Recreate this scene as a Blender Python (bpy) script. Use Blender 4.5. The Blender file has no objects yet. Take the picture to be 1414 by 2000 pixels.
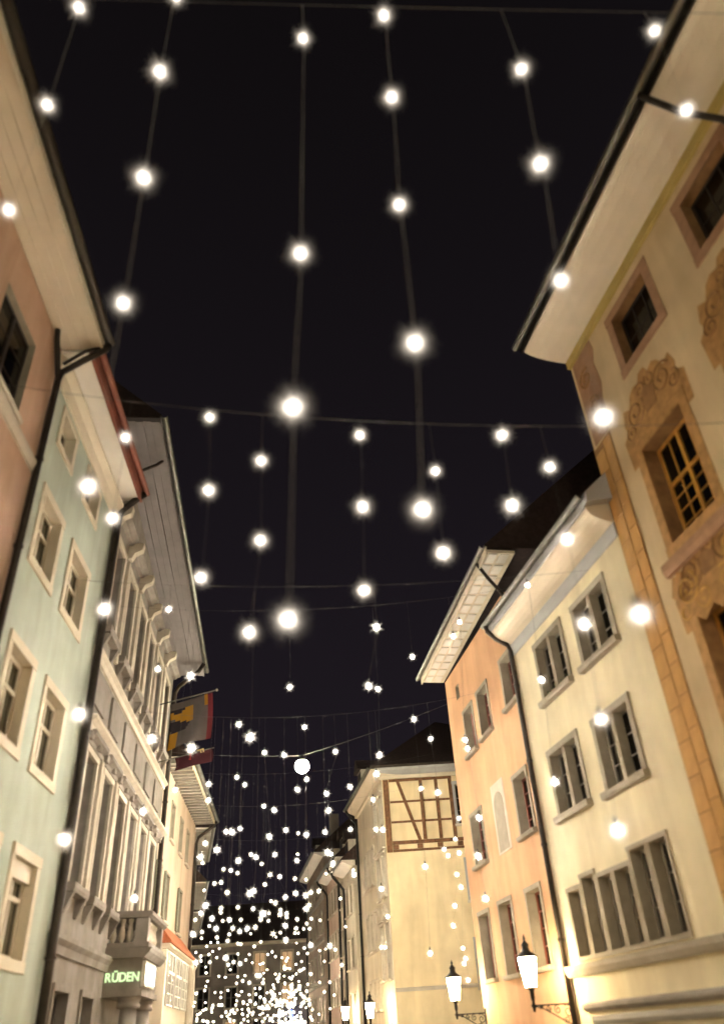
import bpy, bmesh, math, random
from mathutils import Vector, Matrix
random.seed(7)
R = math.radians
sc = bpy.context.scene

# ------------------------------------------------------------------ camera
PITCH, ROLL, FPX, PW, PH = R(34.46), math.atan2(138, 2182), 1500.0, 1414.0, 2000.0
CAM = Vector((0, 0, 1.7))
fwd = Vector((0, math.cos(PITCH), math.sin(PITCH)))
r0 = Vector((1, 0, 0)); u0 = r0.cross(fwd)
cup = u0 * math.cos(ROLL) + r0 * math.sin(ROLL)
crt = r0 * math.cos(ROLL) - u0 * math.sin(ROLL)
cd = bpy.data.cameras.new('camera')
cam = bpy.data.objects.new('camera', cd)
sc.collection.objects.link(cam)
cam.matrix_world = Matrix(((crt.x, cup.x, -fwd.x, CAM.x), (crt.y, cup.y, -fwd.y, CAM.y), (crt.z, cup.z, -fwd.z, CAM.z), (0, 0, 0, 1)))
cd.sensor_fit = 'VERTICAL'
cd.sensor_height = 36.0
cd.lens = 36.0 * FPX / PH
cd.clip_start = 0.05
cd.clip_end = 2000
cd.dof.use_dof = True
cd.dof.focus_distance = 42.0
cd.dof.aperture_fstop = 0.28
sc.camera = cam

# ------------------------------------------------------------------ night sky and exposure
world = bpy.data.worlds.new('World'); sc.world = world; world.use_nodes = True
wn = world.node_tree.nodes; wl = world.node_tree.links
bg = wn['Background']
sky = wn.new('ShaderNodeTexSky'); sky.sky_type = 'NISHITA'; sky.sun_disc = False
sky.sun_elevation = R(-8); sky.sun_rotation = R(200)
mx = wn.new('ShaderNodeMixRGB'); mx.blend_type = 'ADD'; mx.inputs[0].default_value = 0.0008
wtc = wn.new('ShaderNodeTexCoord'); wsp = wn.new('ShaderNodeSeparateXYZ'); wl.new(wtc.outputs['Generated'], wsp.inputs[0])
wr = wn.new('ShaderNodeValToRGB'); wl.new(wsp.outputs['Z'], wr.inputs[0])    # town glow in the night air, fading towards the zenith
wr.color_ramp.elements[0].position = 0.0; wr.color_ramp.elements[0].color = (0.0068, 0.0052, 0.0074, 1)
wr.color_ramp.elements[1].position = 0.95; wr.color_ramp.elements[1].color = (0.0020, 0.0016, 0.0018, 1)
wl.new(wr.outputs[0], mx.inputs[1])
wl.new(sky.outputs[0], mx.inputs[2]); wl.new(mx.outputs[0], bg.inputs[0])
bg.inputs[1].default_value = 1.0
sc.view_settings.view_transform = 'Standard'
sc.view_settings.look = 'None'
sc.view_settings.exposure = 1.2
sc.view_settings.gamma = 1.0
sc.cycles.use_denoising = True
sc.cycles.max_bounces = 6
sc.cycles.diffuse_bounces = 4
sc.cycles.glossy_bounces = 3
sc.cycles.transparent_max_bounces = 10
sc.cycles.sample_clamp_indirect = 4.0
sc.cycles.caustics_reflective = False
sc.cycles.caustics_refractive = False
sc.cycles.use_light_tree = True

STAR_L = 900.0       # star lamp radiance
LANTERN_L = 95.0
FLOOD_L = 340.0

# ------------------------------------------------------------------ materials
MATS = {}
def new_mat(name):
    m = bpy.data.materials.new(name); m.use_nodes = True; MATS[name] = m
    return m, m.node_tree.nodes, m.node_tree.links, m.node_tree.nodes['Principled BSDF']
def mat(name, col, rough=0.7, var=0.08, scale=3.0, bump=0.15, bscale=40.0, metal=0.0, streak=0.0, spec=0.3):
    m, n, l, b = new_mat(name)
    b.inputs['Roughness'].default_value = rough
    b.inputs['Metallic'].default_value = metal
    b.inputs['Specular IOR Level'].default_value = spec
    tc = n.new('ShaderNodeTexCoord')
    ns = n.new('ShaderNodeTexNoise'); ns.inputs['Scale'].default_value = scale; ns.inputs['Detail'].default_value = 6
    l.new(tc.outputs['Object'], ns.inputs['Vector'])
    cr = n.new('ShaderNodeValToRGB')
    cr.color_ramp.elements[0].position = 0.3; cr.color_ramp.elements[1].position = 0.72
    cr.color_ramp.elements[0].color = tuple(c * (1 - var) for c in col) + (1,)
    cr.color_ramp.elements[1].color = tuple(min(1, c * (1 + var)) for c in col) + (1,)
    l.new(ns.outputs['Fac'], cr.inputs['Fac'])
    out = cr.outputs['Color']
    if streak:
        mp = n.new('ShaderNodeMapping'); mp.inputs['Scale'].default_value = (1.7, 1.7, 0.30)
        l.new(tc.outputs['Object'], mp.inputs['Vector'])
        n2 = n.new('ShaderNodeTexNoise'); n2.inputs['Scale'].default_value = 1.0; n2.inputs['Detail'].default_value = 7; n2.inputs['Distortion'].default_value = 0.6
        l.new(mp.outputs[0], n2.inputs['Vector'])
        c2 = n.new('ShaderNodeValToRGB'); c2.color_ramp.elements[0].position = 0.32; c2.color_ramp.elements[1].position = 0.62
        k = 1 - streak
        c2.color_ramp.elements[0].color = (k, k * 0.97, k * 0.93, 1); c2.color_ramp.elements[1].color = (1, 1, 1, 1)
        l.new(n2.outputs['Fac'], c2.inputs['Fac'])
        mm = n.new('ShaderNodeMixRGB'); mm.blend_type = 'MULTIPLY'; mm.inputs[0].default_value = 1
        l.new(out, mm.inputs[1]); l.new(c2.outputs[0], mm.inputs[2]); out = mm.outputs[0]
    l.new(out, b.inputs['Base Color'])
    if bump:
        nb = n.new('ShaderNodeTexNoise'); nb.inputs['Scale'].default_value = bscale; nb.inputs['Detail'].default_value = 4
        l.new(tc.outputs['Object'], nb.inputs['Vector'])
        bp = n.new('ShaderNodeBump'); bp.inputs['Strength'].default_value = bump; bp.inputs['Distance'].default_value = 0.02
        l.new(nb.outputs['Fac'], bp.inputs['Height']); l.new(bp.outputs[0], b.inputs['Normal'])
    return m
def emit(name, col, strength, base=0.6):
    m, n, l, b = new_mat(name)
    b.inputs['Base Color'].default_value = (base, base, base, 1)
    b.inputs['Emission Color'].default_value = tuple(col) + (1,)
    b.inputs['Emission Strength'].default_value = strength
    return m

P = lambda n, c, **k: mat(n, c, **dict(dict(rough=0.9, var=0.13, scale=0.7, bump=0.35, bscale=45, streak=0.13, spec=0.15), **k))
P('plaster_ochre', (0.65, 0.51, 0.31)); P('plaster_cream', (0.73, 0.65, 0.44)); P('plaster_peach', (0.62, 0.37, 0.21))
P('plaster_yellow', (0.80, 0.67, 0.42)); P('plaster_pink', (0.58, 0.39, 0.28)); P('plaster_green', (0.50, 0.56, 0.47))
P('plaster_sand', (0.62, 0.49, 0.37)); P('plaster_pale', (0.60, 0.55, 0.44)); P('plaster_rose', (0.56, 0.42, 0.34))
P('plaster_brown', (0.26, 0.21, 0.17)); P('plaster_grey', (0.26, 0.23, 0.20)); P('plaster_ivory', (0.62, 0.55, 0.42))
mat('stone_grey', (0.27, 0.245, 0.215), rough=0.9, var=0.16, scale=2.5, bump=0.4, bscale=35, streak=0.15, spec=0.15)
mat('stone_light', (0.58, 0.52, 0.42), rough=0.9, var=0.10, scale=2.5, bump=0.3, bscale=35, streak=0.10, spec=0.15)
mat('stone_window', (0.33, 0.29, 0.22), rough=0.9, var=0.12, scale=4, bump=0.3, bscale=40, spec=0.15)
mat('trim_cream', (0.68, 0.60, 0.45), rough=0.7, var=0.05, scale=2, bump=0.1)
mat('trim_olive', (0.42, 0.32, 0.10), rough=0.7, var=0.08, scale=2, bump=0.1)
mat('trim_greyblue', (0.40, 0.40, 0.39), rough=0.7, var=0.06, scale=2, bump=0.1)
mat('paint_brown', (0.27, 0.145, 0.055), rough=0.85, var=0.28, scale=3.5, bump=0.1)
mat('paint_scroll', (0.42, 0.235, 0.085), rough=0.85, var=0.3, scale=4.5, bump=0.1)
mat('paint_gold', (0.55, 0.33, 0.09), rough=0.8, var=0.2, scale=5, bump=0.1)
mat('paint_mauve', (0.33, 0.19, 0.11), rough=0.85, var=0.15, scale=4, bump=0.1)
mat('quoin_orange', (0.56, 0.32, 0.11), rough=0.9, var=0.16, scale=3, bump=0.2, streak=0.1)
mat('soffit_white', (0.78, 0.73, 0.64), rough=0.6, var=0.05, scale=1.5, bump=0.08)
mat('soffit_warm', (0.72, 0.62, 0.46), rough=0.6, var=0.05, scale=1.5, bump=0.08)
mat('soffit_grey', (0.19, 0.17, 0.165), rough=0.7, var=0.10, scale=2, bump=0.15)
mat('fascia_red', (0.19, 0.06, 0.035), rough=0.6, var=0.12, scale=3, bump=0.1)
mat('metal_dark', (0.035, 0.028, 0.022), rough=0.45, var=0.2, scale=6, bump=0.05, metal=0.6)
mat('metal_zinc', (0.15, 0.15, 0.13), rough=0.4, var=0.2, scale=4, bump=0.05, metal=0.8)
mat('iron_black', (0.012, 0.011, 0.010), rough=0.5, var=0.1, bump=0.0)
mat('roof_tile', (0.035, 0.022, 0.018), rough=0.85, var=0.3, scale=8, bump=0.5, bscale=18)
mat('roof_red', (0.42, 0.13, 0.055), rough=0.8, var=0.2, scale=10, bump=0.4, bscale=20)
mat('wood_white', (0.66, 0.62, 0.52), rough=0.5, var=0.04, bump=0.05)
mat('wood_cream', (0.62, 0.54, 0.40), rough=0.5, var=0.04, bump=0.05)
mat('wood_golden', (0.55, 0.28, 0.055), rough=0.5, var=0.15, scale=5, bump=0.1)
mat('wood_red', (0.24, 0.075, 0.05), rough=0.5, var=0.1, bump=0.05)
mat('wood_grey', (0.25, 0.235, 0.20), rough=0.6, var=0.1, bump=0.05)
mat('wood_dark', (0.03, 0.022, 0.018), rough=0.5, var=0.1, bump=0.05)
mat('shutter_green', (0.16, 0.16, 0.11), rough=0.6, var=0.1, bump=0.05)
mat('timber', (0.17, 0.085, 0.04), rough=0.8, var=0.35, scale=6, bump=0.5, bscale=25)
mat('curtain', (0.42, 0.37, 0.29), rough=0.95, var=0.1, bump=0.0)
mat('curtain_olive', (0.62, 0.57, 0.40), rough=0.95, var=0.1, bump=0.0)
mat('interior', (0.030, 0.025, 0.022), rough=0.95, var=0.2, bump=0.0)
mat('cushion_red', (0.42, 0.05, 0.02), rough=0.9, var=0.2, scale=9, bump=0.2)
mat('leaf_green', (0.06, 0.09, 0.03), rough=0.8, var=0.3, scale=9, bump=0.2)
mat('cable', (0.10, 0.095, 0.09), rough=0.5, var=0.1, bump=0)
mat('cord', (0.5, 0.48, 0.45), rough=0.5, var=0.1, bump=0)
mat('socket', (0.05, 0.05, 0.05), rough=0.4, var=0.1, bump=0)
mat('asphalt', (0.06, 0.056, 0.05), rough=0.85, var=0.2, scale=6, bump=0.4, bscale=30)
mat('paving', (0.30, 0.275, 0.24), rough=0.85, var=0.2, scale=5, bump=0.4, bscale=30)
mat('flag_grey', (0.085, 0.075, 0.07), rough=0.9, var=0.1, bump=0)
mat('flag_black', (0.02, 0.015, 0.02), rough=0.9, var=0.1, bump=0)
mat('flag_yellow', (0.34, 0.17, 0.012), rough=0.9, var=0.08, bump=0)
mat('flag_red', (0.11, 0.012, 0.018), rough=0.9, var=0.1, bump=0)
mat('flag_maroon', (0.045, 0.009, 0.015), rough=0.9, var=0.1, bump=0)
mat('flag_letter', (0.70, 0.55, 0.28), rough=0.9, var=0.05, bump=0)
mat('flag_print', (0.35, 0.03, 0.03), rough=0.9, var=0.05, bump=0)
emit('neon_green', (0.60, 1.0, 0.42), 0.55)
emit('light_box_white', (1.0, 0.93, 0.80), 4.0)
emit('lantern_glass', (1.0, 0.75, 0.42), LANTERN_L)
emit('flood_glass', (1.0, 0.92, 0.68), FLOOD_L)
emit('window_lit', (1.0, 0.45, 0.08), 0.16)
emit('window_lit_white', (1.0, 0.82, 0.6), 1.0)
emit('shop_lit', (1.0, 0.90, 0.74), 3.0)
emit('banner_blue', (0.05, 0.16, 1.0), 1.2)

# thin window glass
m, n, l, b = new_mat('glass')
tr = n.new('ShaderNodeBsdfTransparent'); tr.inputs[0].default_value = (0.72, 0.72, 0.70, 1)
gl = n.new('ShaderNodeBsdfGlossy'); gl.inputs['Roughness'].default_value = 0.06; gl.inputs[0].default_value = (0.8, 0.8, 0.8, 1)
fr = n.new('ShaderNodeFresnel'); fr.inputs[0].default_value = 1.5
tcg = n.new('ShaderNodeTexCoord'); ng = n.new('ShaderNodeTexNoise'); ng.inputs['Scale'].default_value = 2.2
l.new(tcg.outputs['Object'], ng.inputs['Vector'])
bpg = n.new('ShaderNodeBump'); bpg.inputs['Strength'].default_value = 0.06; bpg.inputs['Distance'].default_value = 0.05
l.new(ng.outputs['Fac'], bpg.inputs['Height']); l.new(bpg.outputs[0], gl.inputs['Normal'])
ms = n.new('ShaderNodeMixShader')
gm = n.new('ShaderNodeNewGeometry'); sb = n.new('ShaderNodeMath'); sb.operation = 'SUBTRACT'; sb.inputs[0].default_value = 1.0; l.new(gm.outputs['Backfacing'], sb.inputs[1])
fm_ = n.new('ShaderNodeMath'); fm_.operation = 'MULTIPLY'; l.new(fr.outputs[0], fm_.inputs[0]); l.new(sb.outputs[0], fm_.inputs[1])      # only the outer face of a pane mirrors
l.new(fm_.outputs[0], ms.inputs[0]); l.new(tr.outputs[0], ms.inputs[1]); l.new(gl.outputs[0], ms.inputs[2])
l.new(ms.outputs[0], n['Material Output'].inputs[0])

# star lamp: a blazing heart in a burr of rays whose fading emission imitates its glow halo
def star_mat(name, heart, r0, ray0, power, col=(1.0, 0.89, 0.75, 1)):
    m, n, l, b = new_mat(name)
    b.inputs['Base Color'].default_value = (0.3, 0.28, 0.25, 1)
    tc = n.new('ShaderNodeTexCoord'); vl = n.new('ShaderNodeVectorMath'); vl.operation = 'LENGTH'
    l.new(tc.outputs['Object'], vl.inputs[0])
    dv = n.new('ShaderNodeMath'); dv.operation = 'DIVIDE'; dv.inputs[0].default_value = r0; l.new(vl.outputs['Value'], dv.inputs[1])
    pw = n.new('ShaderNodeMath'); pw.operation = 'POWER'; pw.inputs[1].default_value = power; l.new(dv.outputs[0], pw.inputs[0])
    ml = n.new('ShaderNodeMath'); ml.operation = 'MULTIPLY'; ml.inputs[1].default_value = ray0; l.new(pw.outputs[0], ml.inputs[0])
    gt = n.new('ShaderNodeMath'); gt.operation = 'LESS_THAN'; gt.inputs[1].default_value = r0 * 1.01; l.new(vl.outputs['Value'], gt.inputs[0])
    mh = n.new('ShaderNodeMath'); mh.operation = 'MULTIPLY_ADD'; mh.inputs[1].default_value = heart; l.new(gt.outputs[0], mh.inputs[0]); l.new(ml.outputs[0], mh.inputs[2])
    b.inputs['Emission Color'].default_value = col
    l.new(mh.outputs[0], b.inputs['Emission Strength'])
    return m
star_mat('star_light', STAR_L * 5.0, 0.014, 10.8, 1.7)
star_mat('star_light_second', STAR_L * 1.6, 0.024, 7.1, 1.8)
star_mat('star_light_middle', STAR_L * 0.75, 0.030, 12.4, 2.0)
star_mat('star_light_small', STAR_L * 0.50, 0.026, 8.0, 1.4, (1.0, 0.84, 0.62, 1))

# ------------------------------------------------------------------ geometry helpers
COL = sc.collection
WM = {}
def link(o, M, parent=None):
    COL.objects.link(o)
    if parent is not None:
        o.parent = parent
        o.matrix_basis = WM[parent.name].inverted() @ M
    else:
        o.matrix_basis = M
    WM[o.name] = M
    return o
def tag(o, label, cat, group=None, kind=None):
    if label: o['label'] = label
    if cat: o['category'] = cat
    if group: o['group'] = group
    if kind: o['kind'] = kind
    return o
def empty(name, M, label, cat, group=None):
    o = bpy.data.objects.new(name, None); o.empty_display_size = 0.3
    link(o, M)
    return tag(o, label, cat, group)

class MB:
    """collects faces in (s along, o outward, z up)"""
    def __init__(self, sg=1):
        self.v = []; self.f = []; self.sg = sg
    def vert(self, s, o, z):
        self.v.append((s, o * self.sg, z)); return len(self.v) - 1
    def face(self, pts):
        self.f.append([self.vert(*p) for p in pts])
    def box(self, s0, s1, o0, o1, z0, z1, dz0=0.0, dz1=0.0):
        i = [self.vert(s, o, z + (dz0 if s == s0 else dz1)) for s in (s0, s1) for o in (o0, o1) for z in (z0, z1)]
        for q in ((0, 1, 3, 2), (4, 6, 7, 5), (0, 4, 5, 1), (2, 3, 7, 6), (0, 2, 6, 4), (1, 5, 7, 3)):
            self.f.append([i[k] for k in q])
        return self
    def prism(self, prof, s0, s1, dz0=0.0, dz1=0.0):
        n = len(prof)
        a = [self.vert(s0, o, z + dz0) for o, z in prof]; b = [self.vert(s1, o, z + dz1) for o, z in prof]
        for k in range(n): self.f.append([a[k], a[(k + 1) % n], b[(k + 1) % n], b[k]])
        self.f.append(a[::-1]); self.f.append(b)
        return self
    def plate(self, pts, o0, o1):
        n = len(pts)
        a = [self.vert(s, o0, z) for s, z in pts]; b = [self.vert(s, o1, z) for s, z in pts]
        for k in range(n): self.f.append([a[k], a[(k + 1) % n], b[(k + 1) % n], b[k]])
        self.f.append(a[::-1]); self.f.append(b)
        return self
    def bar(self, p, q, w, o0, o1):
        """straight beam in the wall plane from p to q (s, z), width w"""
        dx, dz = q[0] - p[0], q[1] - p[1]; L = math.hypot(dx, dz); nx, nz = -dz / L * w / 2, dx / L * w / 2
        return self.plate([(p[0] + nx, p[1] + nz), (q[0] + nx, q[1] + nz), (q[0] - nx, q[1] - nz), (p[0] - nx, p[1] - nz)], o0, o1)
    def tube(self, path, r, n=8, cap=True):
        P3 = [Vector(p) for p in path]
        rings = []
        up = Vector((0.31, 0.17, 0.93)).normalized()
        for k, p in enumerate(P3):
            t = (P3[min(k + 1, len(P3) - 1)] - P3[max(k - 1, 0)]).normalized()
            a = t.cross(up)
            if a.length < 0.05: a = t.cross(Vector((1, 0, 0)))
            a.normalize(); b = t.cross(a)
            rr = r[k] if isinstance(r, (list, tuple)) else r
            rings.append([self.vert(*(p + a * rr * math.cos(2 * math.pi * j / n) + b * rr * math.sin(2 * math.pi * j / n))) for j in range(n)])
        for k in range(len(rings) - 1):
            for j in range(n):
                self.f.append([rings[k][j], rings[k][(j + 1) % n], rings[k + 1][(j + 1) % n], rings[k + 1][j]])
        if cap: self.f.append(rings[0][::-1]); self.f.append(rings[-1])
        return self
    def lathe(self, prof, c, n=12, square=False):
        rings = []
        for r, z in prof:
            rings.append([self.vert(c[0] + r * math.cos(2 * math.pi * (j + .5) / n), c[1] + r * math.sin(2 * math.pi * (j + .5) / n), c[2] + z) for j in range(n)])
        for k in range(len(rings) - 1):
            for j in range(n):
                self.f.append([rings[k][j], rings[k][(j + 1) % n], rings[k + 1][(j + 1) % n], rings[k + 1][j]])
        self.f.append(rings[0][::-1]); self.f.append(rings[-1])
        return self
    def mesh(self, name, m, smooth=False):
        me = bpy.data.meshes.new(name)
        me.from_pydata(self.v, [], self.f)
        me.materials.append(MATS[m])
        if smooth:
            for p in me.polygons: p.use_smooth = True
        bmm = bmesh.new(); bmm.from_mesh(me); bmesh.ops.recalc_face_normals(bmm, faces=bmm.faces); bmm.to_mesh(me); bmm.free()
        me.update()
        return me
    def build(self, name, m, M, parent=None, smooth=False):
        o = bpy.data.objects.new(name, self.mesh(name, m, smooth))
        return link(o, M, parent)
def inst(name, me, M, parent):
    return link(bpy.data.objects.new(name, me), M, parent)

class Fr:
    """a facade: origin P, direction az (degrees from +Y to +X), side R/L tells where the street is"""
    def __init__(self, P, az, side):
        self.P = Vector((P[0], P[1], 0)); self.az = az; self.sg = 1 if side == 'R' else -1
        self.M = Matrix.Translation(self.P) @ Matrix.Rotation(R(90 - az), 4, 'Z')
        self.op = []
    def mb(self): return MB(self.sg)
    def T(self, s, o, z): return self.M @ Matrix.Translation((s, o * self.sg, z))
    def w(self, s, o, z): return self.M @ Vector((s, o * self.sg, z))
    def end(self, s): q = self.w(s, 0, 0); return (q.x, q.y)

CACHE = {}
def cached(key, fn):
    if key not in CACHE: CACHE[key] = fn()
    return CACHE[key]

def window(f, root, s, z, w, h, cols=2, rows=3, fm='wood_white', depth=0.16, sur=None, sill=None, cur=None, trans=None,
           mull=None, rev='trim_cream', panes=True, fw=0.06, glass='glass', inner=True, name='window'):
    f.op.append((s, s + w, z, z + h))
    sg = f.sg; M = f.T(s, 0, z); d0, d1 = -depth - 0.05, -depth
    xs = [fw + (w - 2 * fw) * k / cols for k in range(cols + 1)]
    if trans:
        zt = h * trans; lo = max(1, rows - 1)
        zs = [fw + (zt - fw) * k / lo for k in range(lo + 1)] + [h - fw]
    else:
        zs = [fw + (h - 2 * fw) * k / rows for k in range(rows + 1)]
    def mk():
        mb = MB(sg)
        mb.box(0, w, d0, d1, 0, fw); mb.box(0, w, d0, d1, h - fw, h)
        mb.box(0, fw, d0, d1, fw, h - fw); mb.box(w - fw, w, d0, d1, fw, h - fw)
        for k in range(1, cols):
            c = 0.04 if (cols % 2 == 0 and k == cols // 2) else 0.016
            e = 0.015 if c > 0.03 else -0.008
            mb.box(xs[k] - c, xs[k] + c, d0 + 0.006, d1 + e, fw, h - fw)
        for k in range(1, len(zs) - 1):
            c = 0.045 if (trans and k == len(zs) - 2) else 0.015
            e = 0.012 if c > 0.03 else -0.012
            mb.box(fw, w - fw, d0 + 0.008, d1 + e, zs[k] - c, zs[k] + c)
        return mb.mesh('window', fm)
    key = (round(w, 3), round(h, 3), cols, rows, fm, depth, trans, sg, fw)
    win = inst(name, cached(('win',) + key, mk), M, root)
    if panes:
        for i in range(cols):
            for j in range(len(zs) - 1):
                pw_, ph_ = xs[i + 1] - xs[i], zs[j + 1] - zs[j]
                me = cached(('pane', round(pw_, 3), round(ph_, 3), sg, glass), lambda: MB(sg).box(0.004, pw_ - 0.004, -0.004, 0.004, 0.004, ph_ - 0.004).mesh('pane', glass))
                inst('pane', me, f.T(s + xs[i], d0 + 0.02, z + zs[j]), win)
    else:
        me = cached(('pane', round(w, 3), round(h, 3), sg, glass), lambda: MB(sg).box(0.01, w - 0.01, -0.004, 0.004, 0.01, h - 0.01).mesh('pane', glass))
        inst('pane', me, f.T(s, d0 + 0.02, z), win)
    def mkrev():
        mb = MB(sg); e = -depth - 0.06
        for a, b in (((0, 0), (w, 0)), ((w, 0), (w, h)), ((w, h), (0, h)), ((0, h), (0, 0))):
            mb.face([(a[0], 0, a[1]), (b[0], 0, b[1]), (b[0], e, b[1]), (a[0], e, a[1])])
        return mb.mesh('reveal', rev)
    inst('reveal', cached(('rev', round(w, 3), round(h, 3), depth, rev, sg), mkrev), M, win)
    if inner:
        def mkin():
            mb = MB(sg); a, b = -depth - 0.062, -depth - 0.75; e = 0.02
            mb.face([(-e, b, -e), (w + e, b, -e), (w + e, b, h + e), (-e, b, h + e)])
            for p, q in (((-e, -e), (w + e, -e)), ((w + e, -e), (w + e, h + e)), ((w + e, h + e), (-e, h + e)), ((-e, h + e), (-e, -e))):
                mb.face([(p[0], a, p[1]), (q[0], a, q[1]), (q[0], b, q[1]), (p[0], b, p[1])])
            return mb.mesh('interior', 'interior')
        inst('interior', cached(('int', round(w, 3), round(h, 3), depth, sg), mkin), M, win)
    if cur:
        def mkc():
            mb = MB(sg); nn = 22; frac = cur[1]
            for a, b in ((0.0, w * frac), (w * (1 - frac), w)):
                pr = [(a + (b - a) * k / nn, -depth - 0.14 + 0.025 * math.sin(k * 1.9 + a * 7)) for k in range(nn + 1)]
                for k in range(nn):
                    mb.face([(pr[k][0], pr[k][1], 0), (pr[k + 1][0], pr[k + 1][1], 0), (pr[k + 1][0], pr[k + 1][1], h), (pr[k][0], pr[k][1], h)])
            return mb.mesh('curtain', cur[0], True)
        inst('curtain', cached(('cur', round(w, 3), round(h, 3), cur, sg, depth), mkc), M, win)
    if mull:
        inst('mullion', cached(('mul', round(w, 3), round(h, 3), mull, sg, depth), lambda: MB(sg).box(w / 2 - mull[0] / 2, w / 2 + mull[0] / 2, -depth - 0.02, 0.004, 0.002, h - 0.002).mesh('mullion', mull[1])), M, win)
    if sur:
        def mks():
            t, _, p = sur; mb = MB(sg)
            mb.box(-t, 0, -0.02, p, 0, h); mb.box(w, w + t, -0.02, p, 0, h); mb.box(-t - 0.01, w + t + 0.01, -0.02, p + 0.012, h, h + t)
            if not sill: mb.box(-t - 0.01, w + t + 0.01, -0.02, p + 0.012, -t, 0)
            return mb.mesh('surround', sur[1])
        inst('surround', cached(('sur', round(w, 3), round(h, 3), sur, bool(sill), sg), mks), M, win)
    if sill:
        t = (sur[0] if sur else 0.05) + 0.04
        inst('sill', cached(('sill', round(w, 3), sill, t, sg), lambda: MB(sg).prism([(-0.05, -sill[2]), (sill[1] - 0.02, -sill[2]), (sill[1], -sill[2] * 0.6), (sill[1], -0.015), (-0.05, 0.0)], -t, w + t).mesh('sill', sill[0])), M, win)
    return win

def wall(f, root, s0, s1, z0, z1, m, dz0=0.0, dz1=0.0, depth=8.0, name='wall', sides=True):
    """front with openings cut out, plus side and back walls"""
    ops = [(max(a, s0), min(b, s1), c, d) for a, b, c, d in f.op]
    ss = sorted({s0, s1} | {x for o in ops for x in o[:2]}); zz = sorted({z0, z1} | {x for o in ops for x in o[2:] if z0 < x < z1})
    mb = f.mb()
    top = lambda s, z: z + ((dz0 + (dz1 - dz0) * (s - s0) / (s1 - s0)) if z == z1 else 0)
    for i in range(len(ss) - 1):
        for j in range(len(zz) - 1):
            a, b, c, d = ss[i], ss[i + 1], zz[j], zz[j + 1]
            cs, cz = (a + b) / 2, (c + d) / 2
            if any(o[0] < cs < o[1] and o[2] < cz < o[3] for o in ops): continue
            mb.face([(a, 0, c), (b, 0, c), (b, 0, top(b, d)), (a, 0, top(a, d))])
    if sides:
        e = 0.008
        mb.face([(s0 + e, 0, z0), (s0 + e, -depth, z0), (s0 + e, -depth, z1 + dz0), (s0 + e, 0, z1 + dz0)])
        mb.face([(s1 - e, 0, z0), (s1 - e, -depth, z0), (s1 - e, -depth, z1 + dz1), (s1 - e, 0, z1 + dz1)])
        mb.face([(s0, -depth, z0), (s1, -depth, z0), (s1, -depth, z1 + dz1), (s0, -depth, z1 + dz0)])
    return mb.build(name, m, f.M, root)

def gutter(f, root, s0, s1, o, z, m='metal_dark', r=0.085, dz0=0.0, dz1=0.0):
    pr = [(o + r * math.cos(a), z + r * math.sin(a)) for a in [math.pi + math.pi * k / 8 for k in range(9)]]
    pi = [(o + (r - 0.012) * math.cos(a), z + (r - 0.012) * math.sin(a)) for a in [math.pi + math.pi * k / 8 for k in range(9)]]
    mb = f.mb().prism(pr + pi[::-1], s0, s1, dz0, dz1)
    g = mb.build('gutter', m, f.M, root)
    n = max(2, int((s1 - s0) / 0.9)); k_ = f.mb()
    for k in range(n):
        s = s0 + (k + .5) * (s1 - s0) / n; dz = dz0 + (dz1 - dz0) * (s - s0) / (s1 - s0)
        k_.prism([(o + (r + 0.008) * math.cos(a), z + dz + (r + 0.008) * math.sin(a)) for a in [math.pi + math.pi * q / 8 for q in range(9)]], s - 0.02, s + 0.02)
    k_.build('gutter_straps', m, f.M, g)['kind'] = 'stuff'
    return g
def roof(f, root, s0, s1, o, z, m='roof_tile', depth=5.0, pitch=42, dz0=0.0, dz1=0.0):
    t = math.tan(R(pitch)); zt = z + (o + depth) * t
    f.mb().prism([(o, z), (o, z + 0.06), (-depth, zt + 0.06), (-2 * depth - o, z + 0.06), (-2 * depth - o, z)], s0, s1, dz0, dz1).build('roof', m, f.M, root)
def downpipe(f, root, path, r=0.055, m='metal_dark'):
    p = f.mb().tube(path, r, 10).build('downpipe', m, f.M, root, True)
    mb = f.mb(); s, o, z = path[-1]; zt = path[-2][2]
    zz = z + 1.0
    while zz < zt - 0.3:
        mb.lathe([(r * 1.25, -0.03), (r * 1.25, 0.03)], (s + (path[-2][0] - s) * (zz - z) / (zt - z), o, zz), 10); zz += 2.1
    if mb.f: mb.build('pipe_clips', m, f.M, p)['kind'] = 'stuff'
    return p
def spiral(mb, c, r, turns, o, t, sgn=1, a0=0.0, n=26):
    pts = []
    for k in range(n + 1):
        q = k / n; a = a0 + sgn * q * turns * 2 * math.pi
        pts.append((c[0] + r * (1 - 0.8 * q) * math.cos(a), o, c[1] + r * (1 - 0.8 * q) * math.sin(a)))
    mb.tube(pts, t, 5)

# ------------------------------------------------------------------ ground
g = MB().box(-600, 600, -600, 600, -0.5, 0).build('ground', 'paving', Matrix.Identity(4)); tag(g, None, None, kind='structure'); g['label'] = 'paved old-town street running between the houses'

# ------------------------------------------------------------------ layout
C12 = (5.64, 14.544); C23 = (4.127, 20.845); C34 = (2.734, 27.882); C4 = (0.143, 40.967)
L12 = (-6.6, 12.12); L23 = (-7.056, 17.912); L34 = (-8.475, 30.769); L4E = (-9.622, 41.676)

def house(f, label, name='townhouse'):
    return empty(name, f.M, label, 'house')

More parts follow.
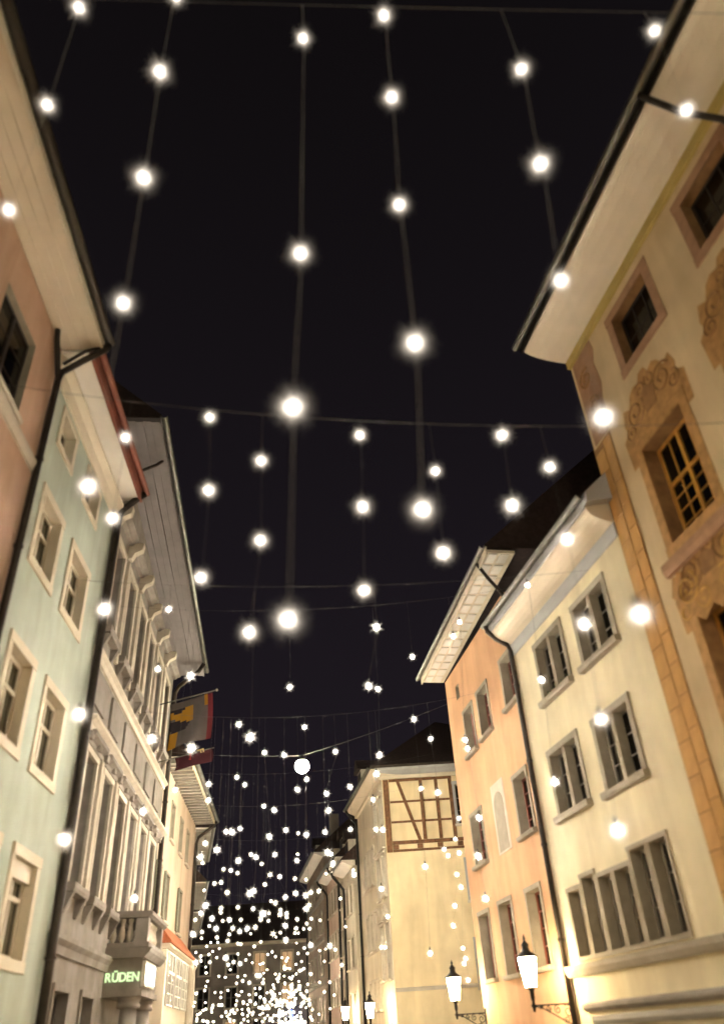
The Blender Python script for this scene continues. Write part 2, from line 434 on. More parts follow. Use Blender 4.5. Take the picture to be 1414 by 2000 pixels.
# ================================================================== right side
# --- frescoed ochre house (nearest, right)
f = Fr(C12, 167, 'L'); h = house(f, 'ochre house on the right with baroque wall paintings round golden windows')
COLS = (1.66, 4.72, 7.8)
for ci, s in enumerate(COLS):
    for z, hh in ((9.36, 2.34), (5.35, 2.5)):
        w = window(f, h, s, z, 1.5, hh, cols=4, rows=5, fm='wood_golden', depth=0.34, trans=0.58, rev='paint_brown', sur=(0.24, 'paint_scroll', 0.012), fw=0.08)
        f.mb().prism([(0.0, -0.30), (0.08, -0.30), (0.13, -0.18), (0.13, -0.04), (0.02, 0.0), (0.0, 0.0)], s - 0.42, s + 1.92).build('window_ledge', 'paint_mauve', f.T(0, 0, z - 0.26), h)
        # painted gable over the window
        c = s + 0.75; zb = z + hh + 0.262
        out = [(-1.18, -0.5), (-1.22, 0.28), (-1.0, 0.42), (-1.06, 0.62), (-0.95, 0.98), (-0.72, 0.86), (-0.58, 1.12), (-0.40, 1.22), (-0.2, 1.16), (-0.1, 1.34), (0.12, 1.34),
               (0.22, 1.14), (0.42, 1.22), (0.58, 1.1), (0.72, 0.84), (0.95, 0.94), (1.06, 0.6), (1.0, 0.42), (1.22, 0.26), (1.18, -0.5), (1.0, -0.5), (1.0, 0.0), (-1.0, 0.0), (-1.0, -0.5)]
        kz = 1.0 if z > 8 else 0.72
        g_ = f.mb().plate([(c + x, zb + y * (kz if y > 0 else 1)) for x, y in out], -0.01, 0.006).build('painted_gable', 'paint_scroll', f.M, h)
        mb = f.mb()
        for sx in (-1, 1):
            spiral(mb, (c + sx * 0.55, zb + 0.62 * kz), 0.36, 1.6, 0.008, 0.028, sx, 0.4)
            spiral(mb, (c + sx * 0.85, zb + 0.3 * kz), 0.22, 1.4, 0.008, 0.024, -sx, 1.4)
            spiral(mb, (c + sx * 0.2, zb + 0.95 * kz), 0.2, 1.3, 0.008, 0.022, sx, 2.2)
        mb.plate([(c - 0.2, zb + 0.3 * kz), (c + 0.2, zb + 0.3 * kz), (c + 0.26, zb + 0.7 * kz), (c, zb + 0.95 * kz), (c - 0.26, zb + 0.7 * kz)], 0.004, 0.02)
        mb.build('painted_scrolls', 'paint_brown', f.M, g_)['kind'] = 'stuff'
        # painted scrollwork beneath the window
        if z > 8:
            zc = z - 1.12
            out = [(-1.1, 0.55), (-1.28, 0.2), (-1.05, -0.08), (-1.2, -0.42), (-0.8, -0.4), (-0.55, -0.62), (-0.2, -0.45), (0, -0.66), (0.2, -0.45), (0.55, -0.62), (0.8, -0.4), (1.2, -0.42), (1.05, -0.08), (1.28, 0.2), (1.1, 0.55), (0.6, 0.36), (0.3, 0.5), (0, 0.3), (-0.3, 0.5), (-0.6, 0.36)]
            g_ = f.mb().plate([(c + x, zc + y) for x, y in out], -0.01, 0.005).build('painted_cartouche', 'paint_scroll', f.M, h)
            mb = f.mb()
            for sx in (-1, 1):
                spiral(mb, (c + sx * 0.75, zc + 0.12), 0.34, 1.7, 0.008, 0.03, sx, 1.0)
                spiral(mb, (c + sx * 0.35, zc - 0.22), 0.26, 1.5, 0.008, 0.026, -sx, 2.0)
                spiral(mb, (c + sx * 0.98, zc - 0.25), 0.18, 1.4, 0.008, 0.022, sx, 0.2)
            mb.build('painted_scrolls', 'paint_gold', f.M, g_)['kind'] = 'stuff'
    w = window(f, h, s + 0.42, 13.82, 1.42, 1.42, cols=3, rows=2, fm='wood_dark', depth=0.24, rev='paint_brown', sur=(0.24, 'paint_mauve', 0.012))
f.mb().box(0.0, 0.80, 0.0, 0.008, 2.2, 13.0).build('quoin_bed', 'paint_brown', f.M, h)
for k in range(17):
    for s, wd, off in ((0.02, 0.40, 0.0), (0.45, 0.32, 0.14)):
        me = cached(('quoin', wd), lambda: f.mb().box(0.0, wd, -0.01, 0.022, 0.0, 0.60).mesh('quoin', 'quoin_orange'))
        inst('quoin', me, f.T(s, 0, 2.2 + off + k * 0.625), h)
mb = f.mb().plate([(0.12, 13.05), (0.95, 13.05), (0.92, 13.9), (1.05, 14.3), (0.98, 15.0), (1.12, 15.35), (1.05, 15.75), (0.1, 15.75)], -0.01, 0.01)
cp = mb.build('painted_capital', 'paint_mauve', f.M, h)
mb = f.mb(); spiral(mb, (0.5, 14.9), 0.3, 1.5, 0.012, 0.03, 1, 1); spiral(mb, (0.55, 14.0), 0.26, 1.5, 0.012, 0.03, -1, 2); spiral(mb, (0.5, 13.45), 0.2, 1.4, 0.012, 0.03)
mb.build('painted_scrolls', 'paint_brown', f.M, cp)['kind'] = 'stuff'
wall(f, h, 0, 15, 0, 16.0, 'plaster_ochre', depth=9)
f.mb().box(0.0, 15, 0.002, 0.10, 15.72, 15.96).build('cornice_moulding', 'trim_olive', f.M, h)
cove = [(0.0, 15.96)] + [(1.22 * math.sin(R(a)), 15.96 + 0.34 * (1 - math.cos(R(a)))) for a in range(15, 91, 15)] + [(1.22, 16.5), (0.0, 16.5)]
f.mb().prism(cove, -0.02, 15).build('soffit', 'soffit_warm', f.M, h)
f.mb().box(-0.06, 15, 1.222, 1.26, 16.22, 16.52).build('fascia', 'metal_dark', f.M, h)
gutter(f, h, -0.1, 15, 1.38, 16.42, 'metal_zinc', 0.11)
roof(f, h, -0.1, 15, 1.3, 16.55, depth=4.5)
downpipe(f, h, [(6.6, 1.38, 16.32), (6.62, 1.3, 16.2), (6.75, 0.8, 15.6), (6.95, 0.22, 15.15), (6.98, 0.12, 14.9), (6.98, 0.12, 0.3)], 0.065)

# --- cream house
f = Fr(C12, -13.5, 'R'); h = house(f, 'cream plastered house with grey stone windows beside the frescoed house')
SW = dict(fm='wood_grey', depth=0.2, mull=(0.16, 'stone_window'), sur=(0.15, 'stone_window', 0.035), sill=('stone_window', 0.16, 0.16), rev='stone_window', cur=('curtain', 0.22))
for k, (s, z, hh) in enumerate(((1.12, 8.68, 1.42), (3.52, 8.72, 1.45), (1.35, 5.86, 1.45), (3.88, 5.94, 1.45))):
    w = window(f, h, s, z, 1.5, hh, cols=4, rows=3, **SW)
    if k == 0:
        for a in (0.06, 0.85): f.mb().box(a, a + 0.58, -0.13, -0.03, 0.004, 0.11).build('cushion', 'cushion_red', f.T(s, 0, z), w)
    if k == 1:
        mb = f.mb()
        for q in range(60):
            x, zz, oo = random.uniform(0.05, 1.4), random.uniform(0.02, 0.2), random.uniform(-0.12, -0.02); e = 0.035
            mb.face([(x - e, oo, zz), (x, oo + 0.02, zz + e), (x + e, oo, zz), (x, oo - 0.02, zz - e)])
        mb.build('plants', 'leaf_green', f.T(s, 0, z), w)
for k in range(6):
    s = 1.22 + k * 0.79; hh = (1.62, 1.62, 1.38, 1.38, 1.5, 1.32)[k]
    window(f, h, s, 2.98, 0.60, hh, cols=2, rows=3, fm='wood_grey', depth=0.22, sur=(0.09, 'stone_window', 0.03), rev='stone_window', cur=('curtain', 0.42))
f.mb().prism([(0.0, 2.62), (0.10, 2.62), (0.16, 2.74), (0.16, 2.84), (0.0, 2.86)], 0.02, 6.42).build('string_course', 'stone_window', f.M, h)
f.mb().prism([(0.0, 1.95), (0.05, 1.95), (0.12, 2.02), (0.12, 2.08), (0.05, 2.1), (0.0, 2.12)], 0.1, 5.9).build('shop_cornice', 'stone_grey', f.M, h)
f.mb().prism([(0.0, 1.70), (0.05, 1.70), (0.09, 1.78), (0.09, 1.86), (0.0, 1.88)], 0.1, 5.6).build('shop_fascia', 'wood_grey', f.M, h)
wall(f, h, 0, 6.48, 0, 11.0, 'plaster_cream')
f.mb().prism([(0.0, 10.62), (0.03, 10.62), (0.06, 10.95), (0.0, 10.98)], 0.0, 6.48).build('frieze', 'trim_greyblue', f.M, h)
cove = [(0.0, 10.985)] + [(0.06 + 0.56 * math.sin(R(a)), 11.0 + 0.36 * (1 - math.cos(R(a)))) for a in range(0, 91, 15)] + [(0.62, 11.5), (0.0, 11.5)]
f.mb().prism(cove, 0.02, 6.5).build('soffit', 'soffit_warm', f.M, h)
f.mb().prism([(0.0, 11.5), (0.66, 11.36), (0.66, 11.62), (0.0, 12.25)], -0.2, 0.012).build('eave_cheek', 'trim_greyblue', f.M, h)
f.mb().box(0.02, 6.52, 0.622, 0.65, 11.32, 11.56).build('fascia', 'trim_greyblue', f.M, h)
gutter(f, h, -0.1, 6.6, 0.76, 11.58, 'metal_zinc', 0.1)
roof(f, h, 0.02, 6.46, 0.72, 11.6, depth=4.2)
downpipe(f, h, [(6.42, 0.76, 11.5), (6.42, 0.74, 11.34), (6.44, 0.5, 11.12), (6.46, 0.16, 10.95), (6.46, 0.10, 10.75), (6.46, 0.10, 0.3)], 0.07)

# --- peach house
f = Fr(C23, -11.2, 'R'); h = house(f, 'peach house with white coffered eaves and a blind arched wall panel')
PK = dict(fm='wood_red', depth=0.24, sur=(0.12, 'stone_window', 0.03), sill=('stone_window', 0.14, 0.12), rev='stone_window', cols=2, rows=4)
for s, z, w_, hh in ((0.18, 9.5, 1.0, 1.4), (2.7, 9.45, 1.0, 1.42), (4.4, 9.4, 0.95, 1.42), (0.62, 6.05, 1.02, 1.5), (4.9, 6.08, 1.15, 1.46), (1.02, 2.98, 1.0, 1.72), (3.36, 2.98, 1.05, 1.75), (5.5, 3.0, 0.98, 1.7)):
    window(f, h, s, z, w_, hh, **PK)
window(f, h, 5.55, 11.55, 0.4, 0.5, cols=1, rows=1, fm='wood_grey', depth=0.2, rev='stone_window')
arch = lambda r0, zt: [(2.62 + 0.5 - r0, 6.0), (2.62 + 0.5 - r0, zt)] + [(3.12 + r0 * math.cos(R(a)), zt + r0 * math.sin(R(a))) for a in range(165, 0, -15)] + [(2.62 + 0.5 + r0, zt), (2.62 + 0.5 + r0, 6.0)]
pn = f.mb().plate([(2.55, 5.95), (2.55, 7.9), (3.69, 7.9), (3.69, 5.95)], -0.01, 0.02).build('wall_panel', 'stone_light', f.M, h)
f.mb().plate(arch(0.42, 7.2), 0.015, 0.035).build('arched_relief', 'stone_window', f.M, pn)
wall(f, h, 0, 7.17, 0, 12.72, 'plaster_peach')
DZ = (0.45, 0.0)
def lerp(s, s0, s1): return DZ[0] + (DZ[1] - DZ[0]) * (s - s0) / (s1 - s0)
f.mb().box(-1.3, 7.5, -0.05, 0.80, 12.86, 12.95, *DZ).build('soffit', 'soffit_warm', f.M, h)
for k in range(15):
    a = -1.25 + k * 0.585
    for o0, o1, nm in ((0.12, 0.40, 'coffer'), (0.48, 0.74, 'coffer')):
        f.mb().box(a, a + 0.46, o0, o1, 12.825, 12.858, lerp(a, -1.3, 7.5), lerp(a + .46, -1.3, 7.5)).build('coffer', 'soffit_white', f.M, h)
f.mb().box(-1.3, 7.5, 0.802, 0.84, 12.78, 13.06, *DZ).build('fascia', 'trim_cream', f.M, h)
gutter(f, h, -1.35, 7.6, 0.94, 13.04, 'metal_zinc', 0.09, *DZ)
roof(f, h, -1.3, 7.5, 0.86, 13.06, depth=4.6, dz0=DZ[0], dz1=DZ[1])
downpipe(f, h, [(-0.5, 0.9, 13.4), (-0.5, 0.6, 12.9), (-0.3, 0.16, 12.5), (-0.25, 0.12, 12.2), (-0.25, 0.12, 11.4)], 0.055)

# --- yellow half-timbered corner house
f = Fr(C4, -11.2, 'R'); h = house(f, 'yellow corner house with brown half-timbered gable storey')
g = Fr(C4, 90, 'L')          # its side wall towards the camera
GS = dict(fm='wood_grey', depth=0.14, sur=(0.12, 'stone_light', 0.04), sill=('stone_light', 0.16, 0.12), rev='stone_light', panes=False, cols=2, rows=3)
for z, hh in ((8.45, 1.75), (5.45, 1.7), (2.9, 1.2)):
    for k in range(3): window(f, h, 3.45 + k * 1.2, z, 0.7, hh, **GS)
for z, hh, pd in ((10.7, 1.45, 0), (7.5, 1.9, 0), (4.0, 2.3, 1)):
    for s in (0.45, 1.95):
        w = window(f, h, s, z, 0.8, hh, **GS)
        f.mb().box(-0.22, 1.02, 0.002, 0.16, hh + 0.14, hh + 0.24).build('window_hood', 'stone_light', f.T(s, 0, z), w)
        if pd: f.mb().plate([(-0.24, hh + 0.245), (1.04, hh + 0.245), (0.4, hh + 0.8)], 0.0, 0.18).build('pediment', 'stone_light', f.T(s, 0, z), w)
wall(f, h, 0, 8.25, 0, 13.0, 'plaster_ivory', sides=False)
for z, hh in ((10.42, 1.95), (6.95, 1.75), (3.4, 1.85)):
    window(g, h, 3.72 if z > 10 else 3.9, z, 0.72, hh, **dict(GS, sur=(0.14, 'trim_greyblue', 0.04)))
wall(g, h, 0, 12, 0, 13.0, 'plaster_yellow', sides=False)
g.mb().prism([(0.0, 3.40), (0.05, 3.40), (0.08, 3.52), (0.0, 3.56)], 0.0, 12).build('string_course', 'stone_light', g.M, h)
def beam(p, q, w, o=0.045):
    g.mb().bar(p, q, w, -0.02, o).build('beam', 'timber', g.M, h)
beam((0.18, 9.28), (0.18, 12.78), 0.28, 0.06)
beam((0.80, 12.68), (1.72, 9.78), 0.16, 0.04)
beam((1.98, 9.8), (1.98, 12.68), 0.17, 0.05); beam((2.78, 9.8), (2.78, 12.68), 0.17, 0.05); beam((3.50, 9.8), (3.50, 12.68), 0.18, 0.05)
beam((0.35, 12.74), (3.6, 12.74), 0.14, 0.055); beam((0.345, 11.66), (3.4, 11.66), 0.10, 0.035); beam((0.345, 10.68), (3.4, 10.68), 0.10, 0.035)
beam((0.345, 9.70), (11.9, 9.70), 0.16, 0.062); beam((0.345, 9.33), (11.9, 9.33), 0.10, 0.058)
for s in (0.5, 1.7, 2.7, 3.7): beam((s, 9.40), (s, 9.60), 0.28, 0.05)
for k in range(5): beam((4.9 + k * 1.5, 9.8), (4.9 + k * 1.5, 12.68), 0.2, 0.05)
for (fr_, L, a) in ((f, 8.3, 0.0), (g, 12, 0.0)):
    fr_.mb().box(-0.05 if fr_ is f else 0.0, L, 0.0 if fr_ is f else 0.02, 0.16, 12.80, 12.98).build('cornice', 'trim_cream', fr_.M, h)
f.mb().prism([(-1.0, 13.0), (0.16, 13.0), (0.62, 13.2), (0.62, 13.3), (-1.0, 13.3)], -0.3, 8.4).build('soffit', 'soffit_warm', f.M, h)
g.mb().prism([(-1.0, 13.005), (0.16, 13.005), (0.52, 13.18), (0.52, 13.29), (-1.0, 13.29)], -0.35, 12).build('soffit', 'trim_greyblue', g.M, h)
gutter(f, h, -0.6, 8.5, 0.74, 13.32, 'metal_zinc', 0.09); gutter(g, h, -0.5, 12, 0.62, 13.35, 'metal_dark', 0.08)
# hipped roof
mb = f.mb()
A = [f.w(-0.65, 0.7, 13.36), f.w(8.4, 0.7, 13.36), f.w(8.4, -10, 13.36), g.w(12, 0.6, 13.36)]
B = [f.w(3.6, -4.2, 17.2), f.w(8.4, -4.2, 17.2)]
M0 = Matrix.Identity(4); rb = MB()
for q in ((A[0], A[1], B[1], B[0]), (A[0], B[0], A[3]), (B[0], B[1], A[2], A[3]), (A[1], A[2], B[1]), (A[0], A[1], A[2], A[3])): rb.face([tuple(v) for v in q])
rb.build('roof', 'roof_tile', M0, h)
def dormer(f, root, s, o, z, w, hh, m='wood_white', d=2.5):
    dm = f.mb().box(s, s + w, o - d, o, z, z + hh).build('dormer', m, f.M, root)
    f.mb().plate([(s - 0.15, z + hh), (s + w + 0.15, z + hh), (s + w / 2, z + hh + w * 0.55)], o - d, o + 0.22).build('dormer_roof', 'roof_tile', f.M, dm)
    f.mb().box(s + 0.12, s + w / 2 - 0.03, o, o + 0.03, z + 0.12, z + hh - 0.08).build('dormer_window', 'wood_dark', f.M, dm)
    f.mb().box(s + w / 2 + 0.03, s + w - 0.12, o, o + 0.03, z + 0.12, z + hh - 0.08).build('dormer_window', 'wood_dark', f.M, dm)
dormer(f, h, 5.6, 0.1, 13.5, 1.3, 1.5)
downpipe(f, h, [(8.0, 0.74, 13.22), (8.05, 0.6, 13.0), (8.15, 0.14, 12.5), (8.17, 0.1, 12.3), (8.17, 0.1, 0.3)], 0.07, 'iron_black')

# --- houses further down on the right
FAR_R = [  # start, length, eave z, wall, label, windows per floor, set-out
    (8.28, 4.3, 10.2, 'plaster_pale', 'narrow pale house with curved black downpipe beyond the half-timbered house', 2, 0.35),
    (12.6, 3.9, 11.2, 'plaster_ivory', 'small ivory house with dormer between the narrow pale and rose houses', 2, 0.1),
    (16.55, 7.0, 11.5, 'plaster_rose', 'rose-coloured house before the tall brown house on the right', 4, 0.0),
    (23.6, 12.4, 13.6, 'plaster_brown', 'tall dark brown house with stone bands at the far right end', 5, 0.25)]
CS = Fr(C4, -11.2, 'R')
for a, L, ze, m_, lab, nw, so in FAR_R:
    q = CS.w(a, so, 0); f = Fr((q.x, q.y), -11.2, 'R'); h = house(f, lab)
    dark = m_ == 'plaster_brown'
    nf = 3 if ze < 12 else 4
    for fl in range(nf):
        zb = ze - 2.35 - fl * 2.75
        for k in range(nw):
            s = 0.55 + (L - 1.1) * (k + 0.5) / nw - 0.42
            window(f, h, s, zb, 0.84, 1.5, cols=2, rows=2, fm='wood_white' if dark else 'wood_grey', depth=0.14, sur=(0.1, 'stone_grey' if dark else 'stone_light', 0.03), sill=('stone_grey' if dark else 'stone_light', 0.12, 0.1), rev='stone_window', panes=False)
        if dark: f.mb().box(0.0, L, 0.003, 0.08, zb - 0.6, zb - 0.35).build('stone_band', 'stone_grey', f.M, h)
    wall(f, h, 0, L, 0, ze, m_)
    f.mb().prism([(-0.1, ze), (0.12, ze), (0.7, ze + 0.2), (0.7, ze + 0.3), (-0.1, ze + 0.3)], 0.0, L).build('soffit', 'soffit_white', f.M, h)
    gutter(f, h, -0.05, L + 0.05, 0.8, ze + 0.34, 'metal_zinc', 0.1)
    roof(f, h, 0.01, L - 0.01, 0.74, ze + 0.32, depth=4.5, pitch=40)
    downpipe(f, h, [(L - 0.4, 0.8, ze + 0.25), (L - 0.42, 0.76, ze + 0.05), (L - 0.6, 0.3, ze - 0.5), (L - 0.65, 0.12, ze - 0.75), (L - 0.65, 0.1, ze - 1.1), (L - 0.65, 0.1, 0.2)], 0.08, 'iron_black')
    dormer(f, h, L * 0.4, 0.0, ze + 0.6, 1.2, 1.2, 'wood_white' if dark else 'plaster_pale')
    if dark:
        f.mb().box(2.0, 2.8, -1.6, -0.9, ze + 1.4, ze + 3.6).build('chimney', 'plaster_grey', f.M, h)
        f.mb().box(3.0, 5.4, 0.02, 1.0, 5.2, 5.35).build('balcony', 'stone_grey', f.M, h)

# ================================================================== left side
# --- pink house (nearest, left)
f = Fr(L12, 175.5, 'R'); h = house(f, 'pink house at the upper left with wide cream boarded eaves')
for s, z, hh in ((1.2, 11.9, 1.95), (4.4, 11.9, 1.95), (1.2, 8.2, 2.0), (4.4, 8.2, 2.0)):
    window(f, h, s, z, 1.65, hh, cols=2, rows=3, fm='wood_dark', depth=0.14, rev='stone_window', sill=('stone_light', 0.1, 0.1))
f.mb().prism([(0.0, 11.45), (0.05, 11.45), (0.10, 11.6), (0.10, 11.68), (0.0, 11.72)], 0.0, 14).build('string_course', 'stone_light', f.M, h)
wall(f, h, 0, 14, 0, 15.0, 'plaster_pink', depth=8)
for k in range(4):
    o = 0.003 + k * 0.225
    f.mb().box(0.0, 14, o, o + 0.215, 15.02 + 0.004 * (k % 2), 15.08).build('soffit_board', 'soffit_warm', f.M, h)
f.mb().box(0.0, 14, -0.1, 0.92, 15.082, 15.14).build('eave_deck', 'soffit_warm', f.M, h)
f.mb().box(0.0, 14, 0.906, 0.94, 14.98, 15.26).build('fascia', 'trim_cream', f.M, h)
gutter(f, h, -0.02, 14, 1.06, 15.24, 'metal_dark', 0.11)
roof(f, h, 0.0, 14, 0.98, 15.28, depth=4.5)
downpipe(f, h, [(0.02, 1.06, 15.14), (0.02, 1.0, 15.0), (0.04, 0.55, 14.62), (0.06, 0.16, 14.25), (0.06, 0.10, 14.0), (0.06, 0.10, 0.3)], 0.075)
f.mb().tube([(0.62, 0.09, 15.0), (0.56, 0.09, 14.8), (0.12, 0.09, 14.15), (0.08, 0.1, 13.95)], 0.065, 8).build('pipe_branch', 'metal_dark', f.M, h, True)
f.mb().tube([(0.03, 1.0, 15.1), (0.05, 0.55, 14.9), (0.06, 0.14, 14.5)], 0.045, 8).build('pipe_stay', 'metal_dark', f.M, h, True)

# --- pale green house
f = Fr(L12, -4.5, 'L'); h = house(f, 'pale green house with cream splayed window frames and red fascia')
for s, w_ in ((0.86, 1.15), (3.05, 1.3)):
    for z, hh in ((10.05, 1.5), (6.55, 1.6), (3.25, 1.62)):
        w = window(f, h, s, z, w_, hh, cols=2, rows=2, fm='wood_cream', depth=0.18, sur=(0.2, 'trim_cream', 0.03), rev='trim_cream', cur=('curtain_olive', 0.5), trans=0.62, fw=0.09)
        if z < 4: f.mb().box(0.02, w_ - 0.02, -0.2, -0.06, hh - 0.32, hh - 0.01).build('blind_box', 'wood_cream', f.T(s, 0, z), w)
    window(f, h, s + 0.1, 13.1, w_ - 0.25, 0.8, cols=2, rows=1, fm='wood_cream', depth=0.2, sur=(0.16, 'trim_cream', 0.03), rev='trim_cream')
wall(f, h, 0, 5.81, 0, 14.95, 'plaster_green')
f.mb().prism([(0.0, 14.2), (0.05, 14.2), (0.10, 14.5), (0.24, 14.62), (0.24, 14.72), (0.0, 14.94)], 0.02, 5.8).build('cornice', 'trim_cream', f.M, h)
f.mb().box(0.02, 5.85, -0.05, 0.62, 14.955, 15.05).build('soffit', 'soffit_white', f.M, h)
f.mb().box(0.02, 5.9, 0.622, 0.70, 14.92, 15.28).build('fascia', 'fascia_red', f.M, h)
gutter(f, h, 0.02, 5.95, 0.80, 15.25, 'fascia_red', 0.085)
roof(f, h, 0.02, 5.8, 0.72, 15.28, depth=4.2)
f.mb().box(2.9, 3.5, -0.9, -0.3, 15.9, 17.0).build('chimney', 'plaster_pink', f.M, h)
downpipe(f, h, [(5.8, 0.78, 15.15), (5.8, 0.6, 15.0), (5.8, 0.2, 14.6), (5.8, 0.13, 14.3), (5.8, 0.13, 4.9), (5.76, 0.13, 4.3), (5.72, 0.14, 3.9), (5.72, 0.14, 0.3)], 0.10)

# --- grey stone guild house with portal
f = Fr(L23, -6.3, 'L'); h = house(f, 'grey stone house with tall windows, balcony and lettered portal on the left')
TW = dict(cols=2, rows=3, fm='wood_dark', depth=0.2, rev='stone_grey', trans=0.7)
cols_ = [0.75 + k * 2.02 for k in range(6)]
for k, s in enumerate(cols_):
    w = window(f, h, s, 11.25, 0.95, 2.75, sur=(0.20, 'stone_light', 0.06), sill=('stone_grey', 0.24, 0.22), cur=('curtain', 0.12), **TW)
    for q in (-0.12, 0.95): f.mb().prism([(0.0, -0.22), (0.22, -0.22), (0.05, -0.62), (0.0, -0.62)], q, q + 0.14).build('sill_bracket', 'stone_grey', f.T(s, 0, 11.25), w)
    w = window(f, h, s, 4.95, 1.05, 2.95, sur=(0.16, 'stone_light', 0.07), sill=('stone_grey', 0.26, 0.2), cur=('curtain', 0.1), **TW)
    for q in (-0.12, 1.05): f.mb().prism([(0.0, -0.2), (0.24, -0.2), (0.05, -0.6), (0.0, -0.6)], q, q + 0.14).build('sill_bracket', 'stone_grey', f.T(s, 0, 4.95), w)
    f.mb().prism([(0.0, 3.12), (0.10, 3.12), (0.12, 3.22), (0.26, 3.30), (0.26, 3.40), (0.0, 3.44)], -0.28, 1.33).build('window_hood', 'stone_grey', f.T(s, 0, 4.95), w)
    # pilaster strips between the windows
    f.mb().box(s - 0.60, s - 0.34, 0.002, 0.10, 4.7, 8.2).build('pilaster', 'stone_light', f.M, h)
    f.mb().box(s - 0.58, s - 0.36, 0.002, 0.09, 10.9, 14.2).build('pilaster', 'stone_light', f.M, h)
    # raised panels under the upper sills
    f.mb().box(s - 0.15, s + 1.10, 0.002, 0.06, 9.1, 10.0).build('wall_panel', 'stone_grey', f.M, h)
    # console brackets under the eaves
    f.mb().prism([(0.0, 14.3), (0.12, 14.3), (0.2, 14.5), (0.42, 14.62), (0.45, 14.85), (0.0, 14.9)], s - 0.58, s - 0.34).build('console', 'stone_light', f.M, h)
window(f, h, 1.0, 1.0, 1.2, 1.9, cols=2, rows=2, fm='wood_dark', depth=0.2, rev='stone_grey', sur=(0.14, 'stone_grey', 0.05))
window(f, h, 3.6, 1.0, 1.2, 1.9, cols=2, rows=2, fm='wood_dark', depth=0.2, rev='stone_grey', sur=(0.14, 'stone_grey', 0.05))
wall(f, h, 0, 12.93, 0, 15.0, 'stone_grey', dz0=1.9, dz1=0.25)
for z, t, o, m_ in ((10.42, 0.28, 0.20, 'stone_light'), (8.62, 0.34, 0.34, 'stone_light'), (3.95, 0.4, 0.18, 'stone_grey'), (14.92, 0.16, 0.30, 'stone_grey')):
    f.mb().prism([(0.0, z - t), (o * 0.4, z - t), (o * 0.55, z - t * 0.6), (o, z - t * 0.35), (o, z - 0.05), (0.0, z)], 0.0, 12.9).build('string_course', m_, f.M, h)
for k in range(13):   # dentils under the main cornice
    f.mb().box(0.3 + k * 0.98, 0.55 + k * 0.98, 0.0, 0.20, 8.10, 8.28).build('dentil', 'stone_grey', f.M, h)
DZ3 = (1.75, 0.0)
L3A, L3B = -1.15, 13.6
for k in range(5):
    o = 0.01 + k * 0.232; d_ = 0.03 * (k % 2)
    f.mb().box(L3A, L3B, o, o + 0.222, 15.20 + d_, 15.30, *DZ3).build('soffit_board', 'soffit_grey', f.M, h)
f.mb().box(L3A, L3B, -0.3, 1.17, 15.302, 15.36, *DZ3).build('eave_deck', 'soffit_grey', f.M, h)
f.mb().box(L3A, L3B, 1.172, 1.21, 15.16, 15.44, *DZ3).build('fascia', 'soffit_grey', f.M, h)
gutter(f, h, L3A - 0.05, L3B + 0.05, 1.31, 15.42, 'metal_zinc', 0.1, *DZ3)
roof(f, h, L3A, L3B, 1.22, 15.42, depth=5.0, dz0=DZ3[0], dz1=DZ3[1])
downpipe(f, h, [(12.5, 1.3, 15.3), (12.6, 1.1, 15.0), (12.75, 0.3, 14.4), (12.82, 0.14, 14.1), (12.82, 0.14, 0.3)], 0.09)
f.mb().tube([(0.5, 1.3, 17.05), (0.45, 0.9, 16.6), (0.3, 0.2, 16.1)], 0.05, 8).build('gutter_outlet', 'metal_dark', f.M, h, True)
# portal: columns, entablature, balcony
S0, S1, OO = 6.0, 8.75, 0.98
pt = f.mb().box(S0, S1, 0.0, OO, 3.12, 3.86).build('portal', 'stone_grey', f.M, h)
f.mb().prism([(0.0, 3.862), (OO + 0.06, 3.862), (OO + 0.2, 4.0), (OO + 0.24, 4.1), (0.0, 4.12)], S0 - 0.22, S1 + 0.22).build('portal_cornice', 'stone_grey', f.M, pt)
f.mb().box(S0 - 0.06, S1 + 0.06, 0.0, OO + 0.06, 2.98, 3.118).build('architrave', 'stone_grey', f.M, pt)
for s in (S0 + 0.28, S1 - 0.28):
    cmb = f.mb().lathe([(0.30, 2.72), (0.30, 2.80), (0.26, 2.84), (0.30, 2.90), (0.30, 2.975)], (s, OO - 0.3, 0), 16).lathe([(0.25, 0.0), (0.25, 1.2), (0.215, 2.72)], (s, OO - 0.3, 0), 20)
    cmb.build('column', 'stone_grey', f.M, pt, True)
bl = f.mb()
bl.box(S0 - 0.12, S1 + 0.12, 0.0, OO + 0.14, 4.122, 4.24)
bl = bl.build('balcony', 'stone_grey', f.M, h)
f.mb().prism([(-0.0, 4.84), (OO + 0.10, 4.84), (OO + 0.18, 4.90), (OO + 0.18, 5.0), (0.0, 5.02)], S0 - 0.16, S1 + 0.16).build('balcony_rail', 'stone_grey', f.M, bl)
for s in (S0 - 0.08, S1 - 0.26): f.mb().box(s, s + 0.34, OO - 0.26, OO + 0.08, 4.242, 4.838).build('balcony_pier', 'stone_grey', f.M, bl)
balu = [(0.05, 0.0), (0.05, 0.05), (0.085, 0.12), (0.10, 0.2), (0.06, 0.36), (0.045, 0.46), (0.075, 0.52), (0.075, 0.596)]
def balm(): return f.mb().lathe(balu, (0, 0, 0), 10).mesh('baluster', 'stone_light', True)
for o in (0.1, 0.34, 0.56): inst('baluster', cached('baluster', balm), f.T(S0 + 0.08, o, 4.242), bl)
for k in range(7): inst('baluster', cached('baluster', balm), f.T(S0 + 0.5 + k * 0.27, OO - 0.08, 4.242), bl)

